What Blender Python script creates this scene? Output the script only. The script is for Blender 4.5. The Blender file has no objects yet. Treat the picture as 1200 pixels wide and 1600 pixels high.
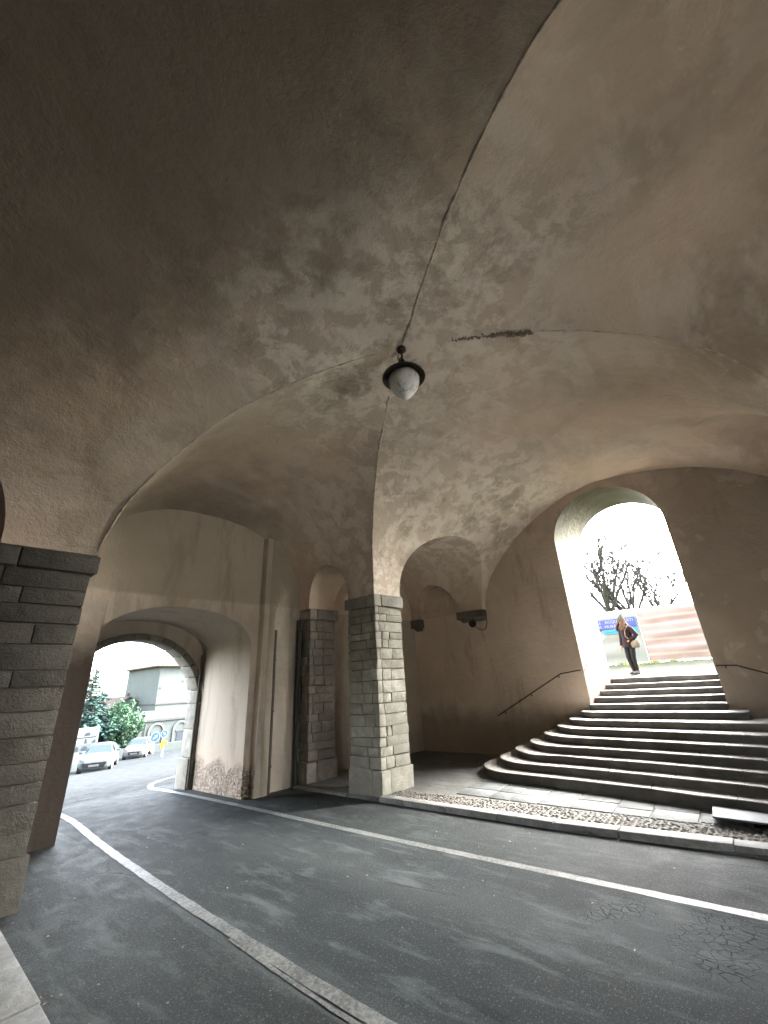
import bpy, bmesh, math, random
from mathutils import Vector, Matrix, noise
from math import sin, cos, pi, radians as R_

random.seed(7)
SC = bpy.context.scene
COL = SC.collection
S = 0.11                                   # the cross axis of the gatehouse is slightly skewed to the road

def W(u, v, z=0.0):
    return Vector((u, v - S * u, z))

# ------------------------------------------------------------------ materials
def nt(name):
    m = bpy.data.materials.new(name); m.use_nodes = True
    t = m.node_tree; b = t.nodes['Principled BSDF']
    return m, t, b

def N(t, kind, **kw):
    n = t.nodes.new(kind)
    for k, v in kw.items():
        if k in n.inputs.keys(): n.inputs[k].default_value = v
        else: setattr(n, k, v)
    return n

def coords(t, scale=(1, 1, 1), rot=(0, 0, 0)):
    tc = N(t, 'ShaderNodeTexCoord'); mp = N(t, 'ShaderNodeMapping')
    mp.inputs['Scale'].default_value = scale; mp.inputs['Rotation'].default_value = rot
    t.links.new(tc.outputs['Object'], mp.inputs['Vector'])
    return mp.outputs['Vector']

def noise_tex(t, vec, scale, detail=4, rough=0.55, dist=0.0):
    n = N(t, 'ShaderNodeTexNoise', Scale=scale, Detail=detail, Roughness=rough, Distortion=dist)
    t.links.new(vec, n.inputs['Vector'])
    return n.outputs['Fac']

def ramp(t, fac, stops):
    r = N(t, 'ShaderNodeValToRGB')
    e = r.color_ramp.elements
    while len(e) < len(stops): e.new(0.5)
    for i, (p, c) in enumerate(stops):
        e[i].position = p
        e[i].color = (c, c, c, 1) if isinstance(c, (int, float)) else (*c, 1)
    t.links.new(fac, r.inputs['Fac'])
    return r.outputs['Color']

def mix(t, fac, a, b, mode='MIX'):
    m = N(t, 'ShaderNodeMix', data_type='RGBA', blend_type=mode)
    for sock, val in ((m.inputs[0], fac), (m.inputs[6], a), (m.inputs[7], b)):
        if isinstance(val, (int, float)): sock.default_value = val
        elif isinstance(val, tuple): sock.default_value = (*val, 1)
        else: t.links.new(val, sock)
    return m.outputs[2]

def math_(t, op, a, b=0.0, c=None):
    m = N(t, 'ShaderNodeMath', operation=op)
    for i, val in enumerate((a, b) if c is None else (a, b, c)):
        if isinstance(val, (int, float)): m.inputs[i].default_value = val
        else: t.links.new(val, m.inputs[i])
    return m.outputs[0]

def bump(t, b, height, strength=0.4, dist=0.02, prev=None):
    n = N(t, 'ShaderNodeBump', Strength=strength, Distance=dist)
    t.links.new(height, n.inputs['Height'])
    if prev is not None: t.links.new(prev, n.inputs['Normal'])
    t.links.new(n.outputs['Normal'], b.inputs['Normal'])
    return n.outputs['Normal']

def simple(name, c, rough=0.6, metal=0.0, var=0.15, sc=6.0, bmp=0.0, spec=None):
    m, t, b = nt(name)
    v = coords(t)
    f = noise_tex(t, v, sc, 5, 0.6)
    lo = tuple(x * (1 - var) for x in c); hi = tuple(min(1, x * (1 + var)) for x in c)
    t.links.new(ramp(t, f, [(0.3, lo), (0.7, hi)]), b.inputs['Base Color'])
    b.inputs['Roughness'].default_value = rough; b.inputs['Metallic'].default_value = metal
    if spec is not None: b.inputs['Specular IOR Level'].default_value = spec
    if bmp: bump(t, b, noise_tex(t, v, sc * 6, 4), bmp, 0.01)
    return m

def sep_z(t):
    tc = N(t, 'ShaderNodeTexCoord'); s = N(t, 'ShaderNodeSeparateXYZ')
    t.links.new(tc.outputs['Object'], s.inputs[0])
    return s.outputs

def plaster(name, base, light, dark, warm=None, light_amt=0.6, crown=None, streak=True):
    """old lime plaster: broad patches, pale bloom, soot stains, trowel bumps"""
    m, t, b = nt(name)
    v = coords(t)
    big = noise_tex(t, v, 0.55, 5, 0.6, 0.6)
    mid = noise_tex(t, v, 2.1, 7, 0.68, 0.8)
    fine = noise_tex(t, v, 22, 5, 0.65)
    col = mix(t, ramp(t, big, [(0.36, 0.0), (0.66, 1.0)]), dark, base)
    if warm:
        w = noise_tex(t, coords(t, (0.8, 0.8, 0.5)), 0.7, 4, 0.55, 0.4)
        col = mix(t, ramp(t, w, [(0.45, 0.0), (0.72, 0.85)]), col, warm)
    # pale lime bloom, broken into flakes; strongest where damp collects
    bl = ramp(t, mid, [(0.50, 0.0), (0.60, 0.55), (0.68, 1.0)])
    zone = ramp(t, noise_tex(t, coords(t, (1, 1, 1)), 0.38, 3, 0.5), [(0.42, 0.0), (0.60, 1.0)])
    if crown:
        tc = N(t, 'ShaderNodeTexCoord'); vd = N(t, 'ShaderNodeVectorMath', operation='DISTANCE')
        t.links.new(tc.outputs['Object'], vd.inputs[0]); vd.inputs[1].default_value = crown
        d = math_(t, 'ADD', vd.outputs['Value'], math_(t, 'MULTIPLY', big, 3.0))
        near = ramp(t, math_(t, 'DIVIDE', d, 8.0), [(0.30, 1.0), (0.62, 0.0)])
        zone = mix(t, 0.75, zone, near)
    col = mix(t, math_(t, 'MULTIPLY', math_(t, 'MULTIPLY', bl, zone), light_amt), col, light)
    if streak:
        st = noise_tex(t, coords(t, (1.0, 2.0, 1.4), (0, 0, 0.6)), 1.5, 8, 0.62, 1.6)
        col = mix(t, math_(t, 'MULTIPLY', ramp(t, st, [(0.52, 0.0), (0.60, 0.6), (0.70, 1.0)]), 0.42), col, light)
        st2 = noise_tex(t, coords(t, (1.6, 1.0, 1.2), (0, 0, 0.3)), 0.9, 6, 0.6, 1.2)
        col = mix(t, math_(t, 'MULTIPLY', ramp(t, st2, [(0.54, 0.0), (0.66, 1.0)]), 0.5), col, dark)
    sp = noise_tex(t, v, 9, 4, 0.7)
    col = mix(t, math_(t, 'MULTIPLY', ramp(t, sp, [(0.62, 0.0), (0.70, 1.0)]), 0.35), col, dark)
    col = mix(t, math_(t, 'MULTIPLY', fine, 0.22), col, dark)
    t.links.new(col, b.inputs['Base Color'])
    b.inputs['Roughness'].default_value = 0.92
    b.inputs['Specular IOR Level'].default_value = 0.2
    h = math_(t, 'ADD', math_(t, 'MULTIPLY', mid, 1.0), math_(t, 'MULTIPLY', noise_tex(t, v, 7, 6, 0.65), 0.45))
    n = bump(t, b, h, 0.55, 0.06)
    bump(t, b, fine, 0.30, 0.012, n)
    return m, t, b, col

def vault_plaster():
    m, t, b = nt('vault_plaster'); v = coords(t)
    big = noise_tex(t, v, 0.42, 5, 0.58, 0.5); mid = noise_tex(t, v, 1.1, 8, 0.66, 0.25); fine = noise_tex(t, v, 24, 5, 0.7)
    base, light, dark, warm = (0.52, 0.445, 0.36), (0.82, 0.755, 0.665), (0.27, 0.222, 0.172), (0.55, 0.415, 0.305)
    col = mix(t, ramp(t, big, [(0.34, 0.0), (0.62, 1.0)]), dark, base)
    w_ = noise_tex(t, coords(t, (0.7, 0.7, 0.5)), 0.6, 4, 0.55, 0.4)
    col = mix(t, ramp(t, w_, [(0.42, 0.0), (0.68, 0.8)]), col, warm)
    # limewash flakes round the crown; brighter light there is painted in as paler plaster
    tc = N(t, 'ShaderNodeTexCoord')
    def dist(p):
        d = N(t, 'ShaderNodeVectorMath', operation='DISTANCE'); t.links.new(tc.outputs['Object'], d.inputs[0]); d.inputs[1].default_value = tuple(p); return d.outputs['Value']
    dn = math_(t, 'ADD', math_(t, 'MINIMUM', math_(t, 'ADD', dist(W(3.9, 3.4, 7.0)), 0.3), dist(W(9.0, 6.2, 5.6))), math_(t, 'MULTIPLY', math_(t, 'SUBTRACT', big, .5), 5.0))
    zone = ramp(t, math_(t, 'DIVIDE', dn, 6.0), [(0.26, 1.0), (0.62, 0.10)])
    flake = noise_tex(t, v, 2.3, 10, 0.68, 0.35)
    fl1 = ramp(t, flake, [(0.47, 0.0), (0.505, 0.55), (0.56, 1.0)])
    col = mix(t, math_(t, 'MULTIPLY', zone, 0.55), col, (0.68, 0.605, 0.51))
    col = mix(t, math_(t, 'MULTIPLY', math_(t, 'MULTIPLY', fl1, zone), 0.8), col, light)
    fl2 = ramp(t, noise_tex(t, v, 1.5, 9, 0.66, 0.3), [(0.53, 0.0), (0.60, 1.0)])
    col = mix(t, math_(t, 'MULTIPLY', math_(t, 'MULTIPLY', fl2, zone), 0.55), col, (0.30, 0.245, 0.19))
    # broad brushed wash, slanting across the webs
    br = noise_tex(t, coords(t, (0.55, 1.5, 0.9), (0, 0, 0.75)), 1.25, 8, 0.62, 0.15)
    brz = ramp(t, noise_tex(t, v, 0.33, 3, 0.5), [(0.42, 0.1), (0.56, 1.0)])
    col = mix(t, math_(t, 'MULTIPLY', math_(t, 'MULTIPLY', ramp(t, br, [(0.50, 0.0), (0.60, 1.0)]), brz), 0.45), col, (0.66, 0.59, 0.51))
    # dark grey patch over the gate, ragged at its edge
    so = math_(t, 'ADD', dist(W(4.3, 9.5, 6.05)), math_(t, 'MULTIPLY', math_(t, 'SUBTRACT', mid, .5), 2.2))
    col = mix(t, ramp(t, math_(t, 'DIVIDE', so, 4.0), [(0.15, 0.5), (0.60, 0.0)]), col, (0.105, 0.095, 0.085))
    # camera-side dimness painted into the vault, ragged along the edge of a stain
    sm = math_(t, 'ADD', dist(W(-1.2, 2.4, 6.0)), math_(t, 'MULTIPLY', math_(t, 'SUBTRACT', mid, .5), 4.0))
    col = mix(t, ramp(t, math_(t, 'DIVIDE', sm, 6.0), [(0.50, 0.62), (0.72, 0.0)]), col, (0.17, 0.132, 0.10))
    col = mix(t, math_(t, 'MULTIPLY', fine, 0.20), col, dark)
    sp = noise_tex(t, v, 11, 3, 0.7)
    col = mix(t, math_(t, 'MULTIPLY', ramp(t, sp, [(0.66, 0.0), (0.72, 1.0)]), 0.3), col, dark)
    t.links.new(col, b.inputs['Base Color']); b.inputs['Roughness'].default_value = 0.93; b.inputs['Specular IOR Level'].default_value = 0.15
    h = math_(t, 'ADD', math_(t, 'MULTIPLY', mid, 1.2), math_(t, 'ADD', math_(t, 'MULTIPLY', noise_tex(t, v, 6, 7, 0.65), 0.5), math_(t, 'MULTIPLY', fl1, 0.12)))
    n = bump(t, b, h, 0.5, 0.07); bump(t, b, fine, 0.35, 0.012, n)
    return m
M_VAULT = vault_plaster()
M_WALL, tW, bW, cW = plaster('stair_wall_plaster', (0.56, 0.475, 0.39), (0.64, 0.555, 0.465), (0.43, 0.36, 0.295), (0.57, 0.46, 0.365), 0.25, streak=False)
# the damp stained dado low on the stair wall
zz = sep_z(tW)
dz = math_(tW, 'ADD', zz[2], math_(tW, 'MULTIPLY', noise_tex(tW, coords(tW), 1.3, 5, 0.6), 1.3))
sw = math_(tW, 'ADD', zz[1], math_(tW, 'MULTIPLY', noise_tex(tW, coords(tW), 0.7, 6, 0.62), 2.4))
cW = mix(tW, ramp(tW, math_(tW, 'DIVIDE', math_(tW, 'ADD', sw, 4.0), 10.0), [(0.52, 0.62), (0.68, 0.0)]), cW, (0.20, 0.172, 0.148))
st_ = noise_tex(tW, coords(tW, (1, 1.6, 0.35)), 1.5, 7, 0.66, 0.3)
cW = mix(tW, math_(tW, 'MULTIPLY', ramp(tW, st_, [(0.54, 0.0), (0.64, 1.0)]), 0.35), cW, (0.22, 0.165, 0.125))
pt_ = noise_tex(tW, coords(tW), 1.1, 8, 0.62, 0.2)
cW = mix(tW, math_(tW, 'MULTIPLY', ramp(tW, pt_, [(0.565, 0.0), (0.575, 1.0)]), 0.22), cW, (0.62, 0.54, 0.45))
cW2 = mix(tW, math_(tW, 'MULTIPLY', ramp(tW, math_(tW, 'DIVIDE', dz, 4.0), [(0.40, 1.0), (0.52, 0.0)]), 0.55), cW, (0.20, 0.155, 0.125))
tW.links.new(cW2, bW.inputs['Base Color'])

M_SIDE_DARK = simple('dark_side_plaster', (.10, .082, .064), .95, 0, .3, 1.5, .3)  # side wall out of view, coloured dark to dim the left vault
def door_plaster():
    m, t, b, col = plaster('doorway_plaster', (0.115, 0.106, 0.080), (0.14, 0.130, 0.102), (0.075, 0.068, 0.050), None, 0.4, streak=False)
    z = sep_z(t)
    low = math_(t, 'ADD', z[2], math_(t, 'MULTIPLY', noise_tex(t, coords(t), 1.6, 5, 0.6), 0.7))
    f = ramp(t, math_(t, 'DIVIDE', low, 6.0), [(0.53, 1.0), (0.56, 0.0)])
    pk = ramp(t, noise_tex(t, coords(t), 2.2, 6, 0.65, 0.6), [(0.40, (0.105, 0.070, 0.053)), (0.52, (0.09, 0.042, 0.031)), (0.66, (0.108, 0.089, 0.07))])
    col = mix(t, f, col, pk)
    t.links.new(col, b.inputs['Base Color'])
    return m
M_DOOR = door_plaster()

def gate_plaster(name='gate_wall_plaster', q=1.0):
    m, t, b, col = plaster(name, (0.66 * q, 0.59 * q, 0.50 * q), (0.75 * q, 0.70 * q, 0.61 * q), (0.43, 0.375, 0.31), (0.64 * q, 0.545 * q, 0.445 * q), 0.6, streak=False)
    z = sep_z(t)[2]; v = coords(t)
    up = ramp(t, math_(t, 'MULTIPLY', z, 0.1), [(0.400, 0.0), (0.404, 1.0)])        # the upper wall was never repainted
    col = mix(t, up, col, mix(t, noise_tex(t, v, 1.4, 5), (0.36, 0.32, 0.255), (0.47, 0.415, 0.335)))
    gs = noise_tex(t, coords(t, (1.5, 1.5, 0.3)), 1.6, 7, 0.66, 0.3)
    col = mix(t, math_(t, 'MULTIPLY', ramp(t, gs, [(0.53, 0.0), (0.64, 1.0)]), 0.45), col, (0.25, 0.215, 0.175))
    # lower down the render has fallen off the rubble core
    zl = math_(t, 'ADD', z, math_(t, 'MULTIPLY', noise_tex(t, coords(t, (1, 1, 0.6)), 2.2, 5, 0.6), -0.9))
    xs = sep_z(t)[0]
    inside = math_(t, 'MULTIPLY', math_(t, 'GREATER_THAN', xs, 4.5), math_(t, 'LESS_THAN', xs, 5.99))
    bare = math_(t, 'MULTIPLY', inside, ramp(t, math_(t, 'ADD', math_(t, 'MULTIPLY', zl, 0.5), 0.5), [(0.50, 1.0), (0.58, 0.0)]))
    halo = ramp(t, math_(t, 'ADD', math_(t, 'MULTIPLY', zl, 0.5), 0.5), [(0.66, 1.0), (0.80, 0.0)])
    halo = math_(t, 'MULTIPLY', halo, inside)
    wv = mix(t, 0.16, coords(t, (1, 1, 1.5)), N(t, 'ShaderNodeTexNoise', Scale=4.0, Detail=4).outputs['Color'])
    vo = N(t, 'ShaderNodeTexVoronoi', feature='DISTANCE_TO_EDGE', Scale=13.0)
    t.links.new(wv, vo.inputs['Vector'])
    vc = N(t, 'ShaderNodeTexVoronoi', Scale=13.0); t.links.new(wv, vc.inputs['Vector'])
    stone = ramp(t, noise_tex(t, vc.outputs['Color'], 3.0, 2), [(0.35, (0.25, 0.185, 0.145)), (0.5, (0.36, 0.285, 0.225)), (0.65, (0.43, 0.37, 0.30))])
    joint = ramp(t, vo.outputs['Distance'], [(0.0, 0.8), (0.16, 0.0)])
    rub = mix(t, joint, stone, (0.17, 0.138, 0.11))
    rub = mix(t, ramp(t, noise_tex(t, v, 6, 6, 0.7), [(0.45, 0.0), (0.6, 0.75)]), rub, (0.45, 0.38, 0.31))
    col = mix(t, math_(t, 'MULTIPLY', halo, 0.5), col, (0.48, 0.37, 0.29))
    col = mix(t, bare, col, rub)
    col = mix(t, math_(t, 'MULTIPLY', math_(t, 'GREATER_THAN', xs, 6.12), math_(t, 'ADD', 0.30, math_(t, 'MULTIPLY', noise_tex(t, v, 1.5, 6, 0.62), 0.5))), col, (0.24, 0.205, 0.165))
    gx = math_(t, 'ADD', xs, math_(t, 'MULTIPLY', noise_tex(t, v, 1.3, 5, 0.6), 0.35))
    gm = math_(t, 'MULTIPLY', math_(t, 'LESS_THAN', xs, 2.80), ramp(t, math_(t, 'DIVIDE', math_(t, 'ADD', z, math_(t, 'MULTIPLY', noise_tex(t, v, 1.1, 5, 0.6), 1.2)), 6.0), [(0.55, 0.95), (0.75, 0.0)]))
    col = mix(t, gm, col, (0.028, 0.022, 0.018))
    t.links.new(col, b.inputs['Base Color'])
    h = math_(t, 'MULTIPLY', math_(t, 'MULTIPLY', bare, -1.0), math_(t, 'ADD', joint, 0.25))
    bump(t, b, math_(t, 'ADD', h, math_(t, 'MULTIPLY', noise_tex(t, v, 14, 6), 0.25)), 0.8, 0.05)
    return m
M_GATE = gate_plaster()
M_PASS = gate_plaster('passage_plaster', 0.62)

def stone_mat(name, a, b_, c, sc=1.0, rough=0.85, bmp=0.5):
    """ashlar: every stone its own tone (random per island)"""
    m, t, b = nt(name)
    g = N(t, 'ShaderNodeNewGeometry'); v = coords(t)
    isl = ramp(t, g.outputs['Random Per Island'], [(0.0, a), (0.5, b_), (1.0, c)])
    warm = ramp(t, math_(t, 'FRACT', math_(t, 'MULTIPLY', g.outputs['Random Per Island'], 7.31)), [(0.45, 0.0), (1.0, 0.5)])
    isl = mix(t, warm, isl, (b_[0] * 1.08, b_[1] * .96, b_[2] * .84))
    n1 = noise_tex(t, v, 5 * sc, 7, 0.68, 0.4)
    col = mix(t, ramp(t, n1, [(0.35, 0.75), (0.7, 0.0)]), isl, tuple(x * 0.5 for x in a))
    n3 = noise_tex(t, v, 1.4 * sc, 5, 0.6)
    col = mix(t, ramp(t, n3, [(0.42, 0.5), (0.60, 0.0)]), col, tuple(x * 0.5 for x in a))
    n2 = noise_tex(t, v, 30 * sc, 4, 0.7)
    col = mix(t, ramp(t, n2, [(0.60, 0.0), (0.74, 0.3)]), col, tuple(min(1, x * 1.35) for x in c))
    t.links.new(col, b.inputs['Base Color'])
    b.inputs['Roughness'].default_value = rough
    b.inputs['Specular IOR Level'].default_value = 0.3
    bump(t, b, math_(t, 'ADD', n1, math_(t, 'MULTIPLY', n2, 0.5)), bmp, 0.03)
    return m
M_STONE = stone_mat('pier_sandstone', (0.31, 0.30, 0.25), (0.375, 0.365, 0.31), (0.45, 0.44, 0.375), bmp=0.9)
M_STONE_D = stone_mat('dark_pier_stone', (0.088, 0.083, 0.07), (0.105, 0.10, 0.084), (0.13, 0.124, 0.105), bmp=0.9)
M_MORTAR = simple('dark_mortar', (0.13, 0.115, 0.09), 0.95, bmp=0.4)
M_CORBEL = stone_mat('corbel_stone', (0.16, 0.14, 0.12), (0.19, 0.17, 0.145), (0.23, 0.20, 0.17))
M_ARCH = stone_mat('gate_arch_stone', (0.20, 0.19, 0.16), (0.27, 0.26, 0.22), (0.34, 0.32, 0.27))
M_STEP = stone_mat('step_stone', (0.46, 0.455, 0.43), (0.52, 0.515, 0.49), (0.58, 0.57, 0.54), 0.8, 0.7, 0.35)
def step_joints(m):
    t = m.node_tree; b = t.nodes['Principled BSDF']
    oi = N(t, 'ShaderNodeObjectInfo'); y = sep_z(t)[1]; v = coords(t)
    q = math_(t, 'ADD', math_(t, 'DIVIDE', y, 0.97), math_(t, 'MULTIPLY', oi.outputs['Random'], 7.3))
    q = math_(t, 'ADD', q, math_(t, 'MULTIPLY', math_(t, 'SUBTRACT', noise_tex(t, v, 0.8, 2), .5), 0.9))
    f = math_(t, 'ABSOLUTE', math_(t, 'SUBTRACT', math_(t, 'FRACT', q), 0.5))
    j = ramp(t, f, [(0.0, 1.0), (0.006, 1.0), (0.010, 0.0)])
    old = b.inputs['Base Color'].links[0].from_socket
    st = ramp(t, noise_tex(t, v, 2.3, 7, 0.68, 0.5), [(0.40, 0.6), (0.58, 0.0)])
    c = mix(t, st, old, (0.17, 0.16, 0.145)); c = mix(t, j, c, (0.05, 0.048, 0.044))
    t.links.new(c, b.inputs['Base Color'])
step_joints(M_STEP)
M_RISER = stone_mat('shaded_riser_stone', (0.12, 0.116, 0.107), (0.145, 0.14, 0.13), (0.175, 0.17, 0.157), 0.8, 0.8, 0.35)  # copy of the step stone with the risers' shade in its colour
M_GRANITE = stone_mat('granite_kerb', (0.23, 0.235, 0.225), (0.28, 0.285, 0.27), (0.34, 0.34, 0.32), 3.0, 0.7, 0.4)
M_FLAG = stone_mat('flagstone', (0.115, 0.126, 0.127), (0.14, 0.152, 0.153), (0.17, 0.182, 0.182), 1.0, 0.75, 0.5)
M_COBBLE = stone_mat('river_cobble', (0.13, 0.127, 0.115), (0.22, 0.217, 0.20), (0.36, 0.355, 0.33), 2.0, 0.6, 0.3)

def asphalt(name, base, light, dark, rough=0.62, tracks=False):
    m, t, b = nt(name)
    v = coords(t); x = sep_z(t)
    f1 = noise_tex(t, coords(t, (1.0, 0.25, 1)), 1.1, 5, 0.6, 0.3)
    agg = noise_tex(t, v, 95, 4, 0.85); f2 = noise_tex(t, v, 3.2, 6, 0.65)
    col = mix(t, ramp(t, f1, [(0.35, 0.0), (0.68, 1.0)]), dark, base)
    if tracks:                                                        # dusty, worn strip between the wheel tracks
        dx = math_(t, 'ABSOLUTE', math_(t, 'SUBTRACT', math_(t, 'ADD', x[0], math_(t, 'MULTIPLY', f2, 0.5)), 4.75))
        col = mix(t, math_(t, 'MULTIPLY', ramp(t, dx, [(0.0, 1.0), (0.55, 0.0)]), 0.5), col, light)
        ob = math_(t, 'ADD', math_(t, 'ABSOLUTE', math_(t, 'SUBTRACT', x[0], 4.3)), math_(t, 'MULTIPLY', f2, 0.25))
        col = mix(t, math_(t, 'MULTIPLY', ramp(t, math_(t, 'DIVIDE', ob, 4.0), [(0.34, 0.0), (0.38, 1.0)]), 0.55), col, light)
    col = mix(t, math_(t, 'MULTIPLY', ramp(t, f2, [(0.5, 0.0), (0.75, 1.0)]), 0.35), col, light)
    col = mix(t, math_(t, 'MULTIPLY', ramp(t, agg, [(0.40, 1.0), (0.54, 0.0)]), 0.8), col, tuple(c * 0.3 for c in dark))
    col = mix(t, math_(t, 'MULTIPLY', ramp(t, noise_tex(t, v, 46, 4, 0.8), [(0.575, 0.0), (0.64, 1.0)]), 0.75), col, tuple(min(1, c * 1.6) for c in light))
    # oil drips, dust drifts and tar streaks along the traffic
    oil = noise_tex(t, coords(t, (1.6, 0.35, 1)), 2.4, 6, 0.7, 0.6)
    col = mix(t, math_(t, 'MULTIPLY', ramp(t, oil, [(0.60, 0.0), (0.70, 1.0)]), 0.6), col, tuple(c * 0.55 for c in dark))
    dust = noise_tex(t, coords(t, (2.2, 0.6, 1), (0, 0, 0.15)), 1.7, 8, 0.7, 0.3)
    col = mix(t, math_(t, 'MULTIPLY', ramp(t, dust, [(0.52, 0.0), (0.66, 1.0)]), 0.5), col, tuple(min(1, c * 1.35) for c in light))
    # hairline cracks and a crazed patch at the right of the lane
    vo = N(t, 'ShaderNodeTexVoronoi', feature='DISTANCE_TO_EDGE', Scale=0.75)
    t.links.new(mix(t, 0.12, v, N(t, 'ShaderNodeTexNoise', Scale=2.5, Detail=5).outputs['Color']), vo.inputs['Vector'])
    ck = ramp(t, vo.outputs['Distance'], [(0.0, 1.0), (0.012, 0.0)])
    ck = math_(t, 'MULTIPLY', ck, ramp(t, noise_tex(t, v, 0.45, 2), [(0.56, 0.0), (0.66, 0.8)]))
    col = mix(t, ck, col, (0.02, 0.02, 0.02))
    h = math_(t, 'SUBTRACT', math_(t, 'ADD', agg, f2), ck)
    if tracks:
        vd = N(t, 'ShaderNodeVectorMath', operation='DISTANCE')
        tc = N(t, 'ShaderNodeTexCoord'); mp = N(t, 'ShaderNodeMapping')
        mp.inputs['Scale'].default_value = (1.25, 0.62, 1); t.links.new(tc.outputs['Object'], mp.inputs['Vector'])
        t.links.new(mp.outputs[0], vd.inputs[0]); vd.inputs[1].default_value = (5.0 * 1.25, 0.75 * 0.62, 0)
        inp = ramp(t, math_(t, 'ADD', vd.outputs['Value'], math_(t, 'MULTIPLY', f2, 0.25)), [(0.72, 1.0), (0.84, 0.0)])
        v2 = N(t, 'ShaderNodeTexVoronoi', feature='DISTANCE_TO_EDGE', Scale=17.0)
        t.links.new(mix(t, 0.22, coords(t, (1.0, 0.75, 1)), N(t, 'ShaderNodeTexNoise', Scale=5.0, Detail=6).outputs['Color']), v2.inputs['Vector'])
        c2 = math_(t, 'MULTIPLY', ramp(t, math_(t, 'ADD', v2.outputs['Distance'], math_(t, 'MULTIPLY', noise_tex(t, v, 9, 5, 0.75), .22)), [(0.085, 1.0), (0.17, 0.0)]), inp)
        c2 = math_(t, 'MULTIPLY', c2, ramp(t, noise_tex(t, v, 2.0, 3), [(0.42, 0.0), (0.60, 1.0)]))
        gate_tone = math_(t, 'ADD', x[1], math_(t, 'MULTIPLY', f1, 3.0))
        gate_tone = ramp(t, math_(t, 'DIVIDE', gate_tone, 20.0), [(0.38, 0.0), (0.62, 0.95)])  # damp near the gate, darkened further against the daylight there
        col = mix(t, gate_tone, col, (0.0115, 0.0137, 0.0148))
        col = mix(t, math_(t, 'MULTIPLY', inp, 0.3), col, light)
        col = mix(t, math_(t, 'MULTIPLY', c2, 0.75), col, (0.012, 0.013, 0.013))
        h = math_(t, 'SUBTRACT', h, math_(t, 'ADD', math_(t, 'MULTIPLY', c2, 2.6), math_(t, 'MULTIPLY', inp, 1.2)))
    t.links.new(col, b.inputs['Base Color'])
    t.links.new(ramp(t, f2, [(0.3, rough - 0.14), (0.7, rough + 0.1)]), b.inputs['Roughness'])
    b.inputs['Specular IOR Level'].default_value = 0.06
    bump(t, b, h, 0.6, 0.014)
    return m
M_ROAD = asphalt('road_asphalt', (0.048, 0.057, 0.0595), (0.092, 0.106, 0.108), (0.033, 0.039, 0.0415), 0.74, True)
M_STREET = asphalt('street_asphalt', (0.0145, 0.017, 0.018), (0.020, 0.023, 0.024), (0.011, 0.0127, 0.0137), 0.8)
M_STREET.node_tree.nodes['Principled BSDF'].inputs['Specular IOR Level'].default_value = 0.04
M_PAVE = asphalt('smooth_pavement', (0.165, 0.168, 0.16), (0.21, 0.212, 0.20), (0.12, 0.121, 0.115), 0.75)
M_WALK = asphalt('pavement_asphalt', (0.049, 0.0565, 0.057), (0.078, 0.087, 0.087), (0.033, 0.038, 0.0385), 0.7)

def paint_line():
    m, t, b = nt('worn_road_paint')
    v = coords(t)
    f = noise_tex(t, v, 26, 5, 0.75); g = noise_tex(t, v, 2.6, 4)
    k = ramp(t, math_(t, 'ADD', math_(t, 'MULTIPLY', f, 0.7), math_(t, 'MULTIPLY', g, 0.3)), [(0.43, 0.0), (0.60, 1.0)])
    t.links.new(mix(t, k, (0.055, 0.060, 0.060), (0.185, 0.195, 0.187)), b.inputs['Base Color'])
    b.inputs['Roughness'].default_value = 0.6
    bump(t, b, f, 0.3, 0.006)
    return m
M_PAINT = paint_line()

M_IRON = simple('rusty_iron', (0.045, 0.033, 0.027), 0.6, 0.4, 0.4, 20, 0.3)
M_PIPE = simple('dark_painted_pipe', (0.05, 0.035, 0.027), 0.55, 0.2, 0.35, 12, 0.2)
M_STEEL = simple('galvanised_steel', (0.33, 0.35, 0.36), 0.45, 0.6, 0.12, 3)
M_RAIL = simple('handrail_steel', (0.42, 0.33, 0.27), 0.45, 0.4, 0.2, 9)
M_RUBBER = simple('tyre_rubber', (0.012, 0.012, 0.013), 0.8)
M_BARK = simple('tree_bark', (.020, .0185, .017), 0.9, 0, 0.35, 8, 0.4)
M_CABLE = simple('black_cable', (0.02, 0.02, 0.02), 0.6)

def glass_lamp():
    m, t, b = nt('dusty_lamp_glass')
    v = coords(t)
    f = noise_tex(t, coords(t, (1, 1, 0.5)), 9, 6, 0.7, 0.8)
    t.links.new(ramp(t, f, [(0.36, (0.26, 0.26, 0.25)), (0.46, (0.70, 0.71, 0.69)), (0.7, (0.82, 0.83, 0.81))]), b.inputs['Base Color'])
    b.inputs['Roughness'].default_value = 0.25
    b.inputs['Subsurface Weight'].default_value = 0.25
    b.inputs['Subsurface Radius'].default_value = (0.1, 0.1, 0.1)
    return m
M_LAMPGLASS = glass_lamp()

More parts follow.
